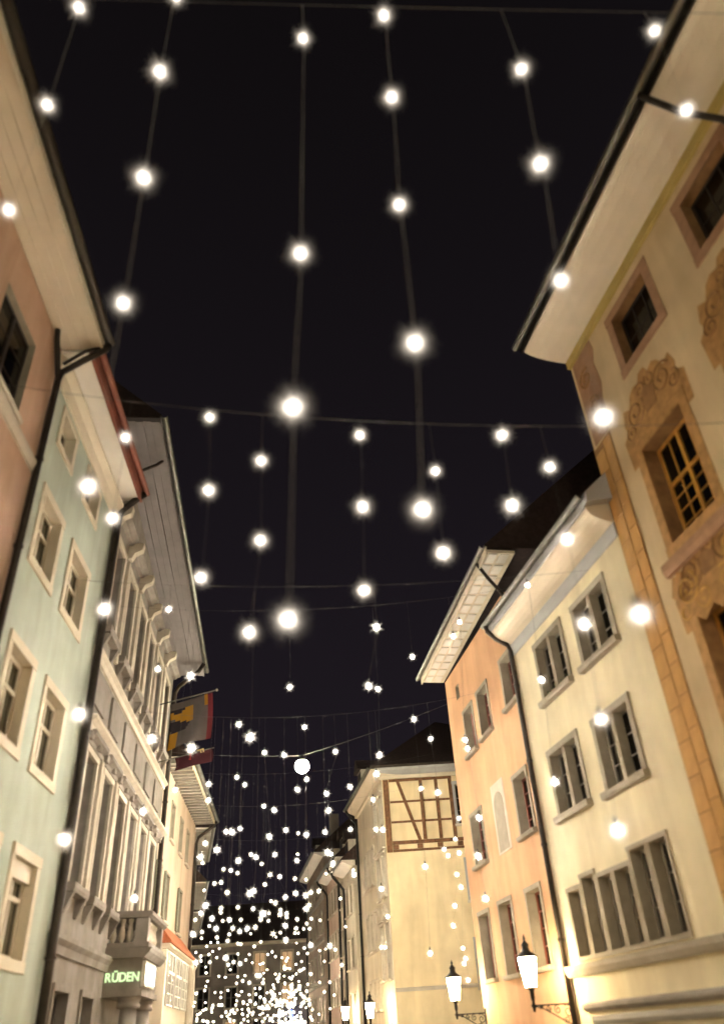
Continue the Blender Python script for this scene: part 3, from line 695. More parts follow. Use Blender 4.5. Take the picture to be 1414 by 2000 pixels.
# lettering on the near flank of the portal
def text_mesh(txt, size, depth, m):
    cu = bpy.data.curves.new('lettering', 'FONT'); cu.body = txt; cu.size = size; cu.extrude = depth; cu.align_x = 'LEFT'; cu.offset = size * 0.018
    ob = bpy.data.objects.new('lettering_source', cu); COL.objects.link(ob)
    dg = bpy.context.evaluated_depsgraph_get(); dg.update()
    me = bpy.data.meshes.new_from_object(ob.evaluated_get(dg)); me.materials.clear(); me.materials.append(MATS[m])
    bpy.data.objects.remove(ob); return me
sn = empty('neon_sign', f.T(S0 - 0.04, 0.5, 3.3), 'green-white neon letters RÜDEN on the flank of the stone portal', 'sign')
xdir = (f.w(0, 1, 0) - f.w(0, 0, 0)).normalized(); up = Vector((0, 0, 1)); nrm = xdir.cross(up)
x = 0.04
for ch in 'RÜDEN':
    me = text_mesh(ch, 0.30, 0.015, 'neon_green')
    wch = max(v.co.x for v in me.vertices) - min(v.co.x for v in me.vertices); mn = min(v.co.x for v in me.vertices)
    p0 = f.w(S0 - 0.03, x, 3.33) - xdir * mn * 0.92
    Mx = Matrix(((xdir.x * .92, up.x, nrm.x, p0.x), (xdir.y * .92, up.y, nrm.y, p0.y), (xdir.z, up.z, nrm.z, p0.z), (0, 0, 0, 1)))
    inst('letter', me, Mx, sn); x += wch * 0.92 + 0.018
lb = empty('light_box_sign', f.T(S0 + 0.05, OO + 0.02, 3.2), 'glowing white light box on the street front of the portal', 'sign')
f.mb().box(S0 + 0.03, S0 + 1.75, OO + 0.003, OO + 0.10, 3.2, 3.8).build('box_frame', 'wood_white', f.M, lb)
f.mb().box(S0 + 0.12, S0 + 1.66, OO + 0.101, OO + 0.115, 3.28, 3.72).build('light_panel', 'light_box_white', f.M, lb)

# --- cream house beyond
f = Fr(L34, -6.0, 'L'); h = house(f, 'sand-coloured house with slatted rafter eaves beyond the grey stone house')
LW = dict(cols=2, rows=3, fm='wood_grey', depth=0.16, sur=(0.1, 'stone_window', 0.025), sill=('stone_light', 0.12, 0.1), rev='stone_window', panes=False)
for s in (2.6, 5.4, 7.8): window(f, h, s, 8.95, 0.9, 1.4, **LW)
for s in (0.3, 2.5, 6.6): window(f, h, s, 5.95, 1.0, 1.65, **LW)
wall(f, h, 0, 10.97, 0, 11.3, 'plaster_sand')
for s, sh in ((0.3, -0.62), (2.5, -0.62), (6.6, -0.6)):
    mb = f.mb().box(s + sh, s + sh + 0.5, 0.03, 0.075, 5.95, 7.6)
    for k in range(14): mb.box(s + sh + 0.05, s + sh + 0.45, 0.076, 0.09, 6.02 + k * 0.11, 6.09 + k * 0.11)
    mb.build('shutter', 'shutter_green', f.M, h)
f.mb().box(-0.0, 11.2, -0.1, 0.95, 11.44, 11.5).build('eave_deck', 'soffit_white', f.M, h)
for k in range(22): f.mb().box(0.1 + k * 0.5, 0.2 + k * 0.5, 0.002, 0.92, 11.28, 11.438).build('rafter', 'wood_grey', f.M, h)
for k in range(21): f.mb().box(0.215 + k * 0.5, 0.585 + k * 0.5, 0.01, 0.9, 11.36, 11.40).build('soffit_panel', 'soffit_white', f.M, h)
f.mb().box(0.0, 11.2, 0.952, 0.99, 11.3, 11.56).build('fascia', 'trim_cream', f.M, h)
gutter(f, h, -0.05, 11.3, 1.09, 11.54, 'metal_zinc', 0.1)
roof(f, h, 0.0, 11.2, 1.0, 11.56, depth=4.5)
downpipe(f, h, [(10.9, 1.08, 11.44), (10.9, 0.9, 11.2), (10.92, 0.2, 10.7), (10.92, 0.12, 10.4), (10.92, 0.12, 0.3)], 0.08)
# ground-floor bay with red lean-to roof
by = f.mb().box(0.6, 8.6, 0.0, 0.55, 0.0, 4.9).build('bay', 'trim_cream', f.M, h)
f.mb().prism([(0.0, 4.95), (0.72, 4.95), (0.72, 5.02), (0.0, 5.85)], 0.4, 8.8).build('bay_roof', 'roof_red', f.M, by)
f.mb().prism([(0.0, 4.78), (0.58, 4.78), (0.68, 4.87), (0.68, 4.945), (0.0, 4.945)], 0.45, 8.75).build('bay_cornice', 'trim_cream', f.M, by)
for s in (1.0, 3.1, 5.2): 
    g2 = Fr(f.end(0), -6.0, 'L'); g2.M = f.T(0, 0.565, 0)
    w = window(g2, h, s, 3.05, 1.6, 1.66, cols=4, rows=4, fm='wood_white', depth=-0.06, trans=0.62, cur=('curtain_olive', 0.3), rev='wood_white', inner=False)
    f.mb().box(s, s + 1.6, 0.551, 0.556, 3.06, 4.7).build('dark_glazing_back', 'interior', f.M, w)
for s in (7.3, 8.2): f.mb().lathe([(0.13, 0), (0.13, 1.5), (0.10, 4.6), (0.16, 4.72)], (s, 0.66, 0), 12).build('column', 'stone_light', f.M, h, True)

# --- further houses on the left
LS = Fr(L4E, -13.4, 'L')
for a, L, ze, m_, lab, so in ((0.02, 9.0, 11.0, 'plaster_rose', 'far left house with white slatted eaves just past the sand-coloured house', 0.05),
                              (9.1, 10.0, 9.9, 'plaster_pale', 'pale far left house with shallow eaves, second past the sand-coloured house', 0.12),
                              (19.2, 14.0, 9.6, 'plaster_ivory', 'farthest house on the left side of the street', 0.2)):
    q = LS.w(a, so, 0); f = Fr((q.x, q.y), -13.4, 'L'); h = house(f, lab)
    for fl in range(3):
        for k in range(3):
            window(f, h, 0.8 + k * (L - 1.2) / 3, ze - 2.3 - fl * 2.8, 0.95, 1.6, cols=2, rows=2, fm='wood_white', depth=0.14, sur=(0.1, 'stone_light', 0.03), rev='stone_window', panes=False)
    wall(f, h, 0, L, 0, ze, m_)
    f.mb().box(0.0, L, -0.1, 0.8, ze + 0.14, ze + 0.2).build('eave_deck', 'soffit_white', f.M, h)
    for k in range(int(L / 0.5)): f.mb().box(0.1 + k * 0.5, 0.2 + k * 0.5, 0.003, 0.78, ze - 0.02, ze + 0.138).build('rafter', 'wood_grey', f.M, h)
    gutter(f, h, -0.05, L, 0.9, ze + 0.26, 'metal_zinc', 0.1)
    roof(f, h, 0, L, 0.82, ze + 0.26, depth=4.5)

# --- house closing the street
f = Fr((-30.0, 93.0), 90, 'L'); h = house(f, 'grey-brown house closing the far end of the street')
kk = 0
for fl, z in enumerate((8.1, 5.1, 2.2)):
    for k in range(9):
        lit = (fl, k) in ((0, 6), (1, 6), (0, 5), (2, 4))
        window(f, h, 1.2 + k * 2.9, z, 1.15, 1.8, cols=2, rows=2, fm='wood_grey', depth=0.15, sur=(0.14, 'stone_light', 0.04), rev='stone_window', panes=False, glass='window_lit' if lit else 'glass', inner=not lit)
wall(f, h, 0, 30, 0, 10.6, 'plaster_grey')
f.mb().prism([(0.0, 10.6), (0.5, 10.75), (0.5, 10.9), (0.0, 10.9)], 0, 30).build('soffit', 'trim_cream', f.M, h)
roof(f, h, 0, 30, 0.55, 10.9, depth=5, pitch=38)
for k in range(3):
    w = f.mb().box(18.3 + k * 1.5, 19.6 + k * 1.5, 0.004, 0.05, 0.5, 3.6).build('shop_window', 'shop_lit', f.M, h)
b_ = tag(f.mb().box(19.62, 19.78, 0.25, 0.75, 2.4, 4.6).build('shop_banner', 'banner_blue', f.M), 'lit blue vertical shop banner at the far end of the street', 'banner')

# ================================================================== flags on the grey stone house
f = Fr(L23, -6.3, 'L')
def cloth(name, s, o0, o1, ztop, zbot, slant, fn_mat, root, amp=0.06, nu=26, nv=20):
    """cloth hanging from a pole across the pavement; colour areas are dyed into one cloth"""
    def pos(u, v): return (s + amp * math.sin(5.5 * u + 2.2 * v) * (0.35 + v) + 0.10 * v, o0 + (o1 - o0) * u + 0.05 * math.sin(3 * v), ztop + slant * u + (zbot - ztop) * v)
    mb = MB(f.sg); ids = {}; fm = []
    vv = [[mb.vert(*pos(i / nu, j / nv)) for j in range(nv + 1)] for i in range(nu + 1)]
    for i in range(nu):
        for j in range(nv):
            m_ = fn_mat((i + .5) / nu, (j + .5) / nv); fm.append(ids.setdefault(m_, len(ids)))
            mb.f.append([vv[i][j], vv[i + 1][j], vv[i + 1][j + 1], vv[i][j + 1]])
    o = mb.build(name, list(ids)[0], f.M, root, True)
    for m_ in list(ids)[1:]: o.data.materials.append(MATS[m_])
    for p, k in zip(o.data.polygons, fm): p.material_index = k
    sd = o.modifiers.new('thickness', 'SOLIDIFY'); sd.thickness = 0.006
def big(u, v):
    if u > 0.90: return 'flag_red'
    if u > 0.80 and v < 0.25: return 'flag_yellow'
    if u < 0.52 and 0.14 < v < 0.34 + 0.35 * u: return 'flag_yellow' if v > 0.16 + 0.1 * math.sin(9 * u) else 'flag_black'
    if u < 0.5 and 0.38 < v < 0.66 and (u - 0.2) ** 2 * 5 + (v - 0.5) ** 2 * 9 < 0.3: return 'flag_black'
    if u < 0.2 and v > 0.66: return 'flag_yellow'
    return 'flag_grey'
fl = empty('facade_flag', f.T(10.0, 0, 11.0), 'large grey, yellow and black flag with red edge on the grey stone house', 'flag')
f.mb().tube([(10.0, 0.0, 12.55), (10.0, 2.15, 13.1)], 0.025, 8).build('flagpole', 'metal_zinc', f.M, fl)
cloth('cloth', 10.0, 0.45, 2.0, 12.55, 10.85, 0.45, big, fl, 0.10)
f.mb().lathe([(0.02, -0.05), (0.05, 0.0), (0.02, 0.05)], (10.0, 2.16, 13.1), 8).build('pole_knob', 'wood_white', f.M, fl)
fl = empty('maroon_banner', f.T(10.6, 0, 10.6), 'small maroon banner with pale letter hanging below the large flag', 'banner')
f.mb().tube([(10.6, 0.0, 10.55), (10.6, 2.12, 11.06)], 0.02, 8).build('banner_rod', 'metal_zinc', f.M, fl)
cloth('cloth', 10.6, 0.7, 2.05, 10.70, 10.26, 0.33, lambda u, v: 'flag_maroon', fl, 0.03)
lm = text_mesh('F', 0.34, 0.006, 'flag_letter'); lp = text_mesh('LUMI', 0.10, 0.005, 'flag_print') if False else None
xd = (f.w(0, 1, 0.25) - f.w(0, 0, 0)).normalized(); nn_ = (f.w(-1, 0, 0) - f.w(0, 0, 0)).normalized(); upd = nn_.cross(xd)
p0 = f.w(10.52, 1.50, 10.98)
# the pale mark lies on its side, as on the hanging cloth
Mx = Matrix(((-upd.x, xd.x, nn_.x, p0.x), (-upd.y, xd.y, nn_.y, p0.y), (-upd.z, xd.z, nn_.z, p0.z), (0, 0, 0, 1)))
inst('emblem', lm, Mx, fl)
for k in range(4): f.mb().box(10.545, 10.56, 1.22 + 0.02 * (k % 2), 1.30, 10.62 + k * 0.07, 10.66 + k * 0.07).build('print_stroke', 'flag_print', f.M, fl)

# ================================================================== wall lanterns
def lantern(f, s, z, out, label, k=1.0, group='wrought-iron wall lanterns'):
    M = f.T(s, 0, z); e = empty('wall_lantern', M, label, 'lantern', group)
    f.mb().box(-0.05, 0.05, 0.0, 0.03, -0.42, 0.12).build('wall_plate', 'iron_black', M, e)
    f.mb().tube([(0, 0.0, 0.0), (0, out + 0.06, 0.0)], 0.018, 8).build('arm', 'iron_black', M, e)
    def sp(mb, c, r, turns, sgn, a0, t=0.012):
        pts = []
        for q in range(25):
            w_ = q / 24; a = a0 + sgn * w_ * turns * 2 * math.pi
            pts.append((0, c[0] + r * (1 - .82 * w_) * math.cos(a), c[1] + r * (1 - .82 * w_) * math.sin(a)))
        mb.tube(pts, t, 5)
    mb = f.mb()
    mb.tube([(0, 0.02, -0.40), (0, out * 0.2, -0.36), (0, out * 0.5, -0.20), (0, out * 0.8, -0.05), (0, out, -0.02)], 0.014, 6)
    sp(mb, (out * 0.16, -0.14), 0.13, 1.5, 1, 1.0); sp(mb, (out * 0.42, -0.10), 0.09, 1.5, -1, 2.0); sp(mb, (out * 0.22, -0.29), 0.08, 1.4, -1, 0.4)
    sp(mb, (out * 0.64, -0.065), 0.06, 1.4, 1, 3.0); sp(mb, (out * 0.82, -0.045), 0.04, 1.3, -1, 3.0)
    mb.build('scroll_bracket', 'iron_black', M, e, True)
    f.mb().lathe([(0.025, -0.12), (0.045, -0.02), (0.03, 0.08), (0.05, 0.14), (0.05, 0.28), (0.09, 0.34), (0.15 * k, 0.36)], (0, out, 0), 10).build('stem', 'iron_black', M, e, True)
    f.mb().lathe([(0.13 * k, 0.362), (0.215 * k, 0.94)], (0, out, 0), 6).build('glass', 'lantern_glass', M, e)
    mb = f.mb()
    for j in range(6):
        a = 2 * math.pi * (j + .5) / 6
        mb.tube([(0.135 * k * math.cos(a), out + 0.135 * k * math.sin(a), 0.36), (0.22 * k * math.cos(a), out + 0.22 * k * math.sin(a), 0.945)], 0.008, 5)
    mb.build('glazing_bars', 'iron_black', M, e)
    f.mb().lathe([(0.25 * k, 0.945), (0.24 * k, 0.97), (0.10, 1.08), (0.075, 1.16), (0.10, 1.20), (0.05, 1.26), (0.02, 1.30), (0.035, 1.33), (0.006, 1.42)], (0, out, 0), 12).build('cap', 'iron_black', M, e, True)
    return e
fr3 = Fr(C23, -11.2, 'R'); fr4 = Fr(C4, -11.2, 'R'); fr2 = Fr(C12, -13.5, 'R'); fr1 = Fr(C12, 167, 'L')
lantern(fr3, 0.12, 2.14, 0.95, 'large lit wall lantern on scrolled bracket between the cream and peach houses')
lantern(fr3, 7.02, 2.18, 0.90, 'lit wall lantern on the far corner of the peach house')
lantern(fr4, 1.2, 2.15, 1.0, 'lit wall lantern below the gabled windows of the half-timbered house')
lantern(fr4, 9.5, 2.3, 0.95, 'low lit wall lantern on the narrow pale house, at the picture\'s bottom')
lantern(fr1, 7.4, 2.3, 0.95, 'unseen lit wall lantern added to light the near part of the frescoed house')  # added below the frame to brighten the near right wall
fl1 = Fr(L12, 175.5, 'R')
lantern(fl1, 4.0, 2.3, 0.95, 'unseen lit wall lantern added low on the pink house to light its wall')  # another unseen lantern, put in to brighten the near left wall

# ================================================================== overhead cables
def sagged(a, b, sag, n=20):
    a, b = Vector(a), Vector(b)
    return [tuple(a.lerp(b, k / n) - Vector((0, 0, sag * 4 * (k / n) * (1 - k / n)))) for k in range(n + 1)]
I4 = Matrix.Identity(4)
def xl(y): 
    pts = [(-20, -5.3 + 0.079 * 0 + 0.9), (L12[1], L12[0]), (L23[1], L23[0]), (L34[1], L34[0]), (L4E[1], L4E[0]), (93, -21.5)]
    pts[0] = (-20.0, L12[0] + 0.0787 * 32.1)
    for (y0, x0), (y1, x1) in zip(pts, pts[1:]):
        if y0 <= y <= y1: return x0 + (x1 - x0) * (y - y0) / (y1 - y0)
def xr(y):
    pts = [(-5.0, C12[0] + 0.2309 * 19.5), (C12[1], C12[0]), (C23[1], C23[0]), (C34[1], C34[0]), (C4[1], C4[0]), (93, C4[0] - 0.198 * 52)]
    for (y0, x0), (y1, x1) in zip(pts, pts[1:]):
        if y0 <= y <= y1: return x0 + (x1 - x0) * (y - y0) / (y1 - y0)
ROWS = {  # depth of each cross cable: (left height, right height, sag)
    5.3: (16.0, 13.35, 0.08), 10.0: (11.9, 9.9, 0.45), 16.0: (11.2, 10.6, 0.3), 20.0: (12.6, 12.4, 0.4), 24.0: (10.9, 10.8, 0.5), 31.0: (11.0, 11.0, 0.4)}
for y in (36.0, 43.0, 50.0, 58.0, 66.0, 74.0, 82.0): ROWS[y] = (11.0 if y < 50 else 9.4, 11.0 if y < 50 else 9.6, 0.4)
CLAB = {5.3: 'nearest thin cable crossing the top of the picture to the frescoed house', 10.0: 'thin sagging cable from the green house to the cream house',
        16.0: 'thin cable from the grey stone house to the cream house carrying star strings', 20.0: 'thin cable high before the peach house carrying star strings',
        24.0: 'thin sagging cable just above the suspended street lamp', 31.0: 'thin cable crossing beside the side alley to the half-timbered house',
        36.0: 'thin cable just in front of the half-timbered house corner', 43.0: 'thin cable fixed to the street front of the half-timbered house', 50.0: 'thin cable fixed to the narrow pale house',
        58.0: 'thin cable fixed to the rose-coloured house', 66.0: 'thin cable at the near end of the tall brown house', 74.0: 'thin cable at the far end of the tall brown house', 82.0: 'farthest thin cable, before the house closing the street'}
CABLES = {}
for y, (a, b, sag) in ROWS.items():
    p = sagged((xl(y) + 0.02, y, a), (xr(y) - 0.02, y, b), sag)
    CABLES[y] = p
    o = MB().tube(p, 0.005 if y < 12 else 0.003 if y < 30 else 0.002, 5).build('overhead_cable', 'cable', I4)
    tag(o, CLAB.get(y, 'thin cable across the far street carrying strings of stars'), 'cable', 'cables across the street')
def cable_z(y, x):
    p = CABLES[y]; x = min(max(x, p[0][0] + 0.01), p[-1][0] - 0.01)
    for q, r_ in zip(p, p[1:]):
        if q[0] <= x <= r_[0]: return q[2] + (r_[2] - q[2]) * (x - q[0]) / (r_[0] - q[0])

# street lamps suspended over the street, the rear one added out of view
def hung_lamp(fp, a, b, label):
    e = empty('suspended_street_lamp', Matrix.Translation(fp), label, 'street lamp')
    MB().tube(sagged(a, (fp[0], fp[1], fp[2] + 0.44), 0.08) + sagged((fp[0], fp[1], fp[2] + 0.44), b, 0.08)[1:], 0.005, 6).build('lamp_cable', 'cable', I4, e)
    MB().lathe([(0.20, 0.20), (0.17, 0.27), (0.08, 0.33), (0.03, 0.44)], fp, 14).build('lamp_housing', 'metal_zinc', I4, e, True)
    MB().lathe([(0.06, -0.27)] + [(0.28 * math.cos(R(t)), 0.28 * math.sin(R(t))) for t in (-58, -38, -18, 2, 22, 42)] + [(0.19, 0.205)], fp, 18).build('lamp_globe', 'flood_glass', I4, e, True)
hung_lamp((-3.15, 32.2, 11.2), (-8.2, 30.6, 11.6), (2.7, 27.95, 11.9), 'bright yellowish street lamp hanging on a cable over the middle of the street')
hung_lamp((1.6, -7.0, 10.5), (xl(-7.0) + 0.05, -7.0, 11.3), (9.6, -4.5, 11.3), 'unseen street lamp added behind the viewpoint to light the near walls')  # extra lamp behind the camera, placed to light the near facades

# ================================================================== strings of star lamps
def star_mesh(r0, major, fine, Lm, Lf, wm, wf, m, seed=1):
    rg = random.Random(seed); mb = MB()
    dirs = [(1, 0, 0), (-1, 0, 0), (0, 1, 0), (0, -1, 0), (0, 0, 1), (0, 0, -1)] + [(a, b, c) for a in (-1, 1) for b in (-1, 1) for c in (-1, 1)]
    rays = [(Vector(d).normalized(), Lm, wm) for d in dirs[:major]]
    for k in range(fine):        # thin halo rays, spread evenly over the sphere
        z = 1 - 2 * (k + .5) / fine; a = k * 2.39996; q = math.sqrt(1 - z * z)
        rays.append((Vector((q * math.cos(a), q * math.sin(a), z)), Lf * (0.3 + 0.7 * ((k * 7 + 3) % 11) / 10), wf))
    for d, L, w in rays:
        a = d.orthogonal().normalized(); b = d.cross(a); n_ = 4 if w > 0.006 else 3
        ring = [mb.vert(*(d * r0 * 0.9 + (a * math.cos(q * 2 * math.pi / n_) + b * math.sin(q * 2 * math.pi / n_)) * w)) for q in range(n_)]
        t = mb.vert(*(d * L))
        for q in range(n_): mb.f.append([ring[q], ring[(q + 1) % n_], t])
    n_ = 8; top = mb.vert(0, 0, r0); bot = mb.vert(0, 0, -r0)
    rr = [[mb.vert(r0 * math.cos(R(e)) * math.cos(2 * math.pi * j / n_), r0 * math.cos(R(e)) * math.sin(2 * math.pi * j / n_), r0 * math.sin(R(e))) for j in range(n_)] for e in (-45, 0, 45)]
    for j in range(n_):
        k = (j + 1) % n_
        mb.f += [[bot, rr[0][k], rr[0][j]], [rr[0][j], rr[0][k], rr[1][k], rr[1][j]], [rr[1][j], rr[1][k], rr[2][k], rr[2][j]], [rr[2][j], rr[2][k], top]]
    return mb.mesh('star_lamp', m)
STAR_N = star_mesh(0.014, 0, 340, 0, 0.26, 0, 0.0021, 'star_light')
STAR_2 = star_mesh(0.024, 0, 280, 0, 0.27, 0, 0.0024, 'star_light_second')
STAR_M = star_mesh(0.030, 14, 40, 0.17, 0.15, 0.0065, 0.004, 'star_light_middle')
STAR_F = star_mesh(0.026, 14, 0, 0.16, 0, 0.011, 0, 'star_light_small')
CAP = MB().lathe([(0.012, 0.06), (0.022, 0.065), (0.026, 0.125), (0.010, 0.16)], (0, 0, 0), 8).mesh('socket', 'socket', True)
def pray(px, py):
    v = fwd + crt * ((px - PW / 2) / FPX) - cup * ((py - PH / 2) / FPX)
    return v.normalized()
def at_depth(px, py, Y):
    v = pray(px, py); return CAM + v * ((Y - CAM.y) / v.y)
NSTAR = 0
def string(Y, P3, label, group='hanging strings of star lamps'):
    """one cord hung from the cross cable at depth Y with the lamps P3 (top to bottom) on it"""
    global NSTAR
    P3 = sorted(P3, key=lambda p: -p.z)
    zt = cable_z(Y, P3[0].x) if cable_z(Y, P3[0].x) > P3[0].z + 0.05 else P3[0].z + 0.16
    top = Vector((P3[0].x, P3[0].y, zt))
    e = empty('star_string', Matrix.Translation(top), label, 'string light', group)
    near = Y < 25
    path = [tuple(top)]
    for p in P3: path += [(p.x + 0.010, p.y, p.z + 0.18), (p.x + 0.03, p.y, p.z + 0.02), (p.x + 0.01, p.y, p.z - 0.16)]
    path = path[:-1] if len(P3) else path
    MB().tube(path, 0.0020 if Y < 8 else (0.0026 if Y < 26 else 0.0011), 5).build('cord', 'cord' if Y < 8 else 'cable', I4, e)
    for p in P3:
        NSTAR += 1
        M = Matrix.Translation(p) @ Matrix.Rotation(random.uniform(0, 6.28), 4, 'Z') @ Matrix.Rotation(random.uniform(-.3, .3), 4, 'X') @ Matrix.Scale(random.uniform(0.82, 1.18), 4)
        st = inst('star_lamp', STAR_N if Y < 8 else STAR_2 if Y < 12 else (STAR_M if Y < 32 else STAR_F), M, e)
        if near: inst('socket', CAP, Matrix.Translation(p), st)
    return e
NEAR = [
 (5.3, [(592, 75), (587, 495), (572, 795), (563, 1210)], 'long star string straight up the middle, just left of centre'),
 (5.3, [(750, 30), (765, 190), (780, 400), (810, 670), (825, 995)], 'star string right of centre ending in the brightest star'),
 (5.3, [(155, 15), (93, 205), (18, 410)], 'star string crossing the pink house eaves at the top left corner'),
 (5.3, [(313, 140), (281, 347), (241, 592), (173, 950)], 'star string beside the pink house eaves, ending over the green house'),
 (5.3, [(1018, 135), (1055, 320), (1095, 548), (1178, 815), (1250, 1200)], 'star string along the frescoed house corner, crossing its eaves'),
 (5.3, [(1278, 60), (1340, 215)], 'two-star string at the top right over the frescoed house eaves'),
 (5.3, [(345, -6)], 'single star cut by the top edge, left half of the picture'),
 (10.0, [(246, 855), (220, 1012), (205, 1190), (155, 1395), (127, 1640)], 'star string in front of the downpipe between green and grey houses'),
 (10.0, [(410, 815), (408, 958), (393, 1128)], 'three-star string beside the grey house gutter'),
 (10.0, [(510, 900), (509, 1056), (487, 1235)], 'three-star string left of the long middle string'),
 (10.0, [(703, 850), (708, 990), (711, 1153)], 'three-star string just right of the long middle string'),
 (10.0, [(850, 920), (866, 1080)], 'two-star string beside the brightest star'),
 (10.0, [(980, 850), (1000, 988)], 'two-star string left of the cream house roof'),
 (10.0, [(1073, 912), (1107, 1053), (1140, 1218), (1173, 1405), (1205, 1622)], 'star string in front of the cream house windows'),
 (16.0, [(330, 1190), (309, 1307), (297, 1443), (280, 1585), (263, 1755)], 'star string in front of the grey stone house ending over its balcony'),
 (16.0, [(373, 1320), (374, 1462)], 'two-star string over the large flag'),
 (16.0, [(1030, 1143), (1057, 1328), (1083, 1527)], 'star string before the downpipe between cream and peach houses'),
 (16.0, [(735, 1225), (720, 1340)], 'two-star string ending at the bright star above centre'),
 (16.0, [(489, 1440), (566, 1342)][:1], 'bright single star left of the suspended street lamp'),
 (20.0, [(566, 1342)], 'small single star above the suspended street lamp'),
 (20.0, [(805, 1283)], 'single star left of the peach house eaves'),
 (20.0, [(738, 1346), (741, 1475), (735, 1512)], 'star string above the roof edge of the half-timbered house'),
 (20.0, [(897, 1215), (908, 1445), (913, 1462), (935, 1597), (933, 1672), (948, 1755)], 'star string hanging before the peach house windows'),
 (20.0, [(885, 1243)], 'single star under the peach house coffered eaves'),
 (20.0, [(343, 1543)], 'single dangling star in front of the sand-coloured house'),
 (24.0, [(808, 1405), (822, 1540), (830, 1693), (840, 1862)], 'star string before the yellow wall of the half-timbered house'),
 (24.0, [(841, 1443), (855, 1548)], 'two-star string before the upper right of the half-timbered gable'),
 (24.0, [(467, 1415), (463, 1518)], 'two-star string left of the suspended street lamp'),
 (24.0, [(595, 1420), (599, 1522)], 'two-star string right beside the suspended street lamp'),
 (24.0, [(655, 1468), (638, 1550), (642, 1583)], 'three-star string right of the suspended street lamp'),
 (31.0, [(896, 1598), (889, 1639), (892, 1708), (888, 1769), (885, 1808), (906, 1882)], 'star string in the alley left of the peach house corner'),
 (31.0, [(897, 1666), (900, 1733), (904, 1852), (909, 1872), (914, 1914)], 'star string hanging closest to the peach house corner'),
 (31.0, [(867, 1659), (875, 1671)], 'pair of stars before the lower beam of the half-timbered gable'),
]
for Y, px, lab in NEAR: string(Y, [at_depth(x, y, Y) for x, y in px], lab)

c5 = [(411,235),(510,248),(310,400),(580,425),(127,397),(124,480),(847,410),(408,510),(460,530),(740,530),(965,475),(987,345),(215,640),(245,642),(287,625),(435,665),(520,632),(583,648),(624,655),(721,643),(850,628),(980,628),(1014,630),(107,700),(168,733),(343,757),(367,770),(464,757),(580,755),(576,788),(752,755),(760,803),(278,788),(397,805),(85,770),(95,800),(725,855),(868,860),(202,832),(240,838),(273,852),(439,860),(489,870),(566,880),(623,885),(155,905),(190,900),(413,910),(103,940),(221,952),(338,950),(357,943),(570,955),(517,975),(622,965),(648,950),(688,943),(1008,932)]
c2 = [(930,485),(1027,445),(1118,465),(1165,440),(1240,428),(197,560),(395,440),(608,445),(640,425),(800,520),(840,535),(340,585),(337,622),(495,575),(635,588),(155,630),(723,635),(780,630),(885,600),(885,640),(943,630),(943,665),(1123,590),(1150,555),(105,690),(258,678),(355,700),(415,690),(522,690),(705,690),(775,700),(1040,685),(1170,680),(1250,695),(655,760),(232,748),(295,772),(448,768),(510,797),(580,772),(612,820),(885,808),(930,745),(1030,770),(1020,812),(1050,815),(1128,725),(1100,775),(1155,773),(82,822),(165,803),(302,853),(415,825),(160,860),(400,885),(820,820),(845,850),(935,875),(1035,905),(245,900),(310,900),(495,910),(522,915),(705,895),(208,935),(325,955),(262,982),(645,935),(600,1010),(495,1005),(228,1010),(110,990),(385,1040),(300,1040),(770,1010),(810,985),(840,1030),(568,1060),(1048,1000),(1135,1000),(1165,925),(1105,950),(900,1040),(940,1070),(1080,1075),(1290,1075),(1300,960),(1340,930),(1245,975),(155,1070),(108,1085),(237,1080),(455,1080),(515,1095),(628,1085),(700,1100),(725,1090),(200,1125),(425,1150),(405,1105),(765,1150),(840,1190),(920,1120),(945,1135),(1030,1100),(1100,1140),(320,1210),(378,1220),(215,1255),(205,1180),(495,1215),(560,1205),(600,1270),(695,1205),(725,1270),(820,1290),(870,1220),(865,1260),(1000,1210),(1030,1190),(1165,1190),(1245,1265),(1340,1265),(190,1340),(285,1360),(75,1310),(110,1370),(405,1340),(480,1380),(485,1435),(660,1375),(600,1380),(545,1445),(610,1440),(265,1480),(320,1475),(175,1525),(385,1540),(345,1580),(120,1600),(210,1625),(765,1480),(735,1420),(800,1350),(825,1400),(590,1515),(635,1545),(690,1500),(585,1575),(550,1610),(1290,1355),(1380,1385),(1155,1460),(1100,1450),(1240,1560),(460,1620)]
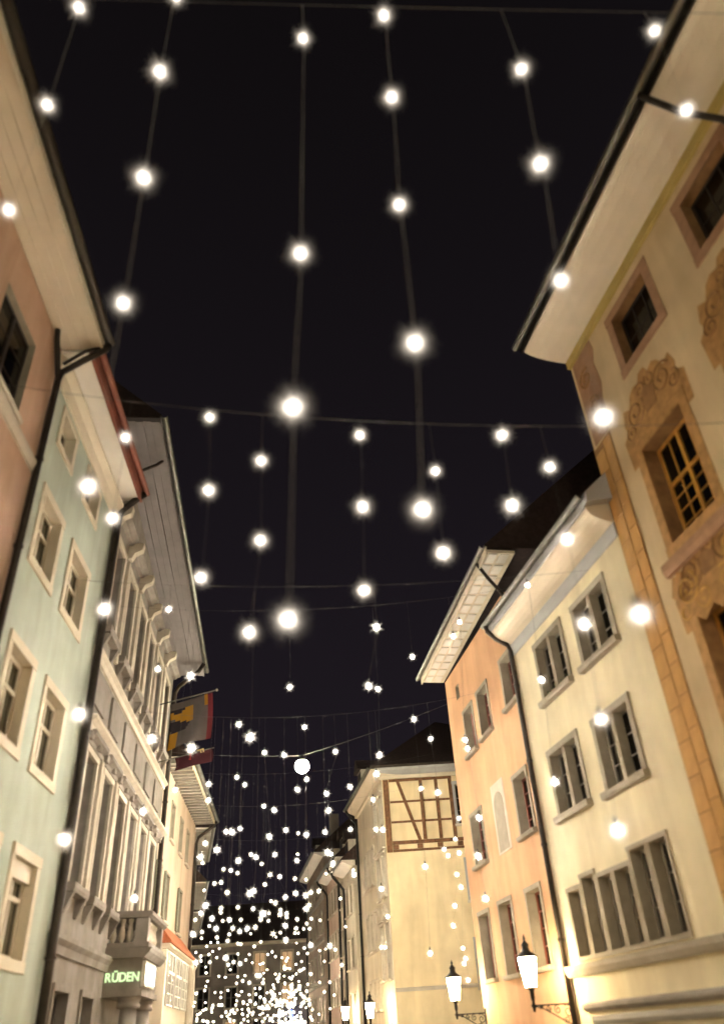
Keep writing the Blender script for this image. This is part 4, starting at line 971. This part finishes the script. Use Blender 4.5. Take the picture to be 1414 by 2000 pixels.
pix = [(360 + x / 2.6185, 1380 + y / 2.6185) for x, y in c5] + [(360 + x / 4.713, 1650 + y / 4.713) for x, y in c2]
rnd = random.Random(3)
for k in range(200):
    x = rnd.triangular(640, 1190, 980) if k < 105 else rnd.uniform(60, 1190); y = 1645 - abs(rnd.gauss(0, 230))
    pix.append((360 + x / 4.713, 1650 + y / 4.713))
for x, y in ((655,1855),(668,1885),(690,1700),(752,1850),(757,1790),(745,1850),(665,1755),(675,1810),(645,1970),(715,1960),(640,1665),(650,1690)): pix.append((x, y))
FROWS = [y for y in ROWS if y >= 24]
lots = {}
for k, (x, y) in enumerate(pix):
    ok = []
    for Y in FROWS:
        p = at_depth(x, y, Y)
        lo = 3.4 if Y < 60 else 2.6
        if not (xl(Y) + 0.5 < p.x < xr(Y) - 0.4): continue
        if lo < p.z < cable_z(Y, p.x) - 0.3: ok.append((Y, p))
    if not ok: continue
    w_ = [1.0 / (1 + abs(q[1].z - 6.5)) * (1 + 0.02 * q[0]) for q in ok]
    Y, p = rnd.choices(ok, w_)[0]
    lots.setdefault(Y, []).append(p)
for Y, ps in lots.items():
    ps.sort(key=lambda p: p.x); cur_ = []
    def flush():
        if not cur_: return
        m_ = sum(cur_, Vector()) / len(cur_); fx = (m_.x - xl(Y)) / (xr(Y) - xl(Y)); n_ = len(cur_)
        num = ('single-star', 'two-star', 'three-star', 'four-star', 'five-star', 'six-star')[n_ - 1]
        where = 'close to the left-hand houses' if fx < 0.2 else 'left of the street axis' if fx < 0.45 else 'along the street axis' if fx < 0.65 else 'right of the street axis' if fx < 0.85 else 'close to the right-hand houses'
        dist = 'before the suspended street lamp' if Y < 32 else 'level with the half-timbered house' if Y < 47 else 'far down the street' if Y < 70 else 'before the house closing the street'
        string(Y, list(cur_), f'{num} string {where}, hanging {"high" if m_.z > 6.4 else "low"} {dist}', 'far strings of star lamps')
    for p in ps:
        if cur_ and (p.x - cur_[0].x > 0.22 or len(cur_) >= 6): flush(); cur_ = []
        cur_.append(p)
    flush()
print('STARS', NSTAR, 'OBJECTS', len(bpy.data.objects))
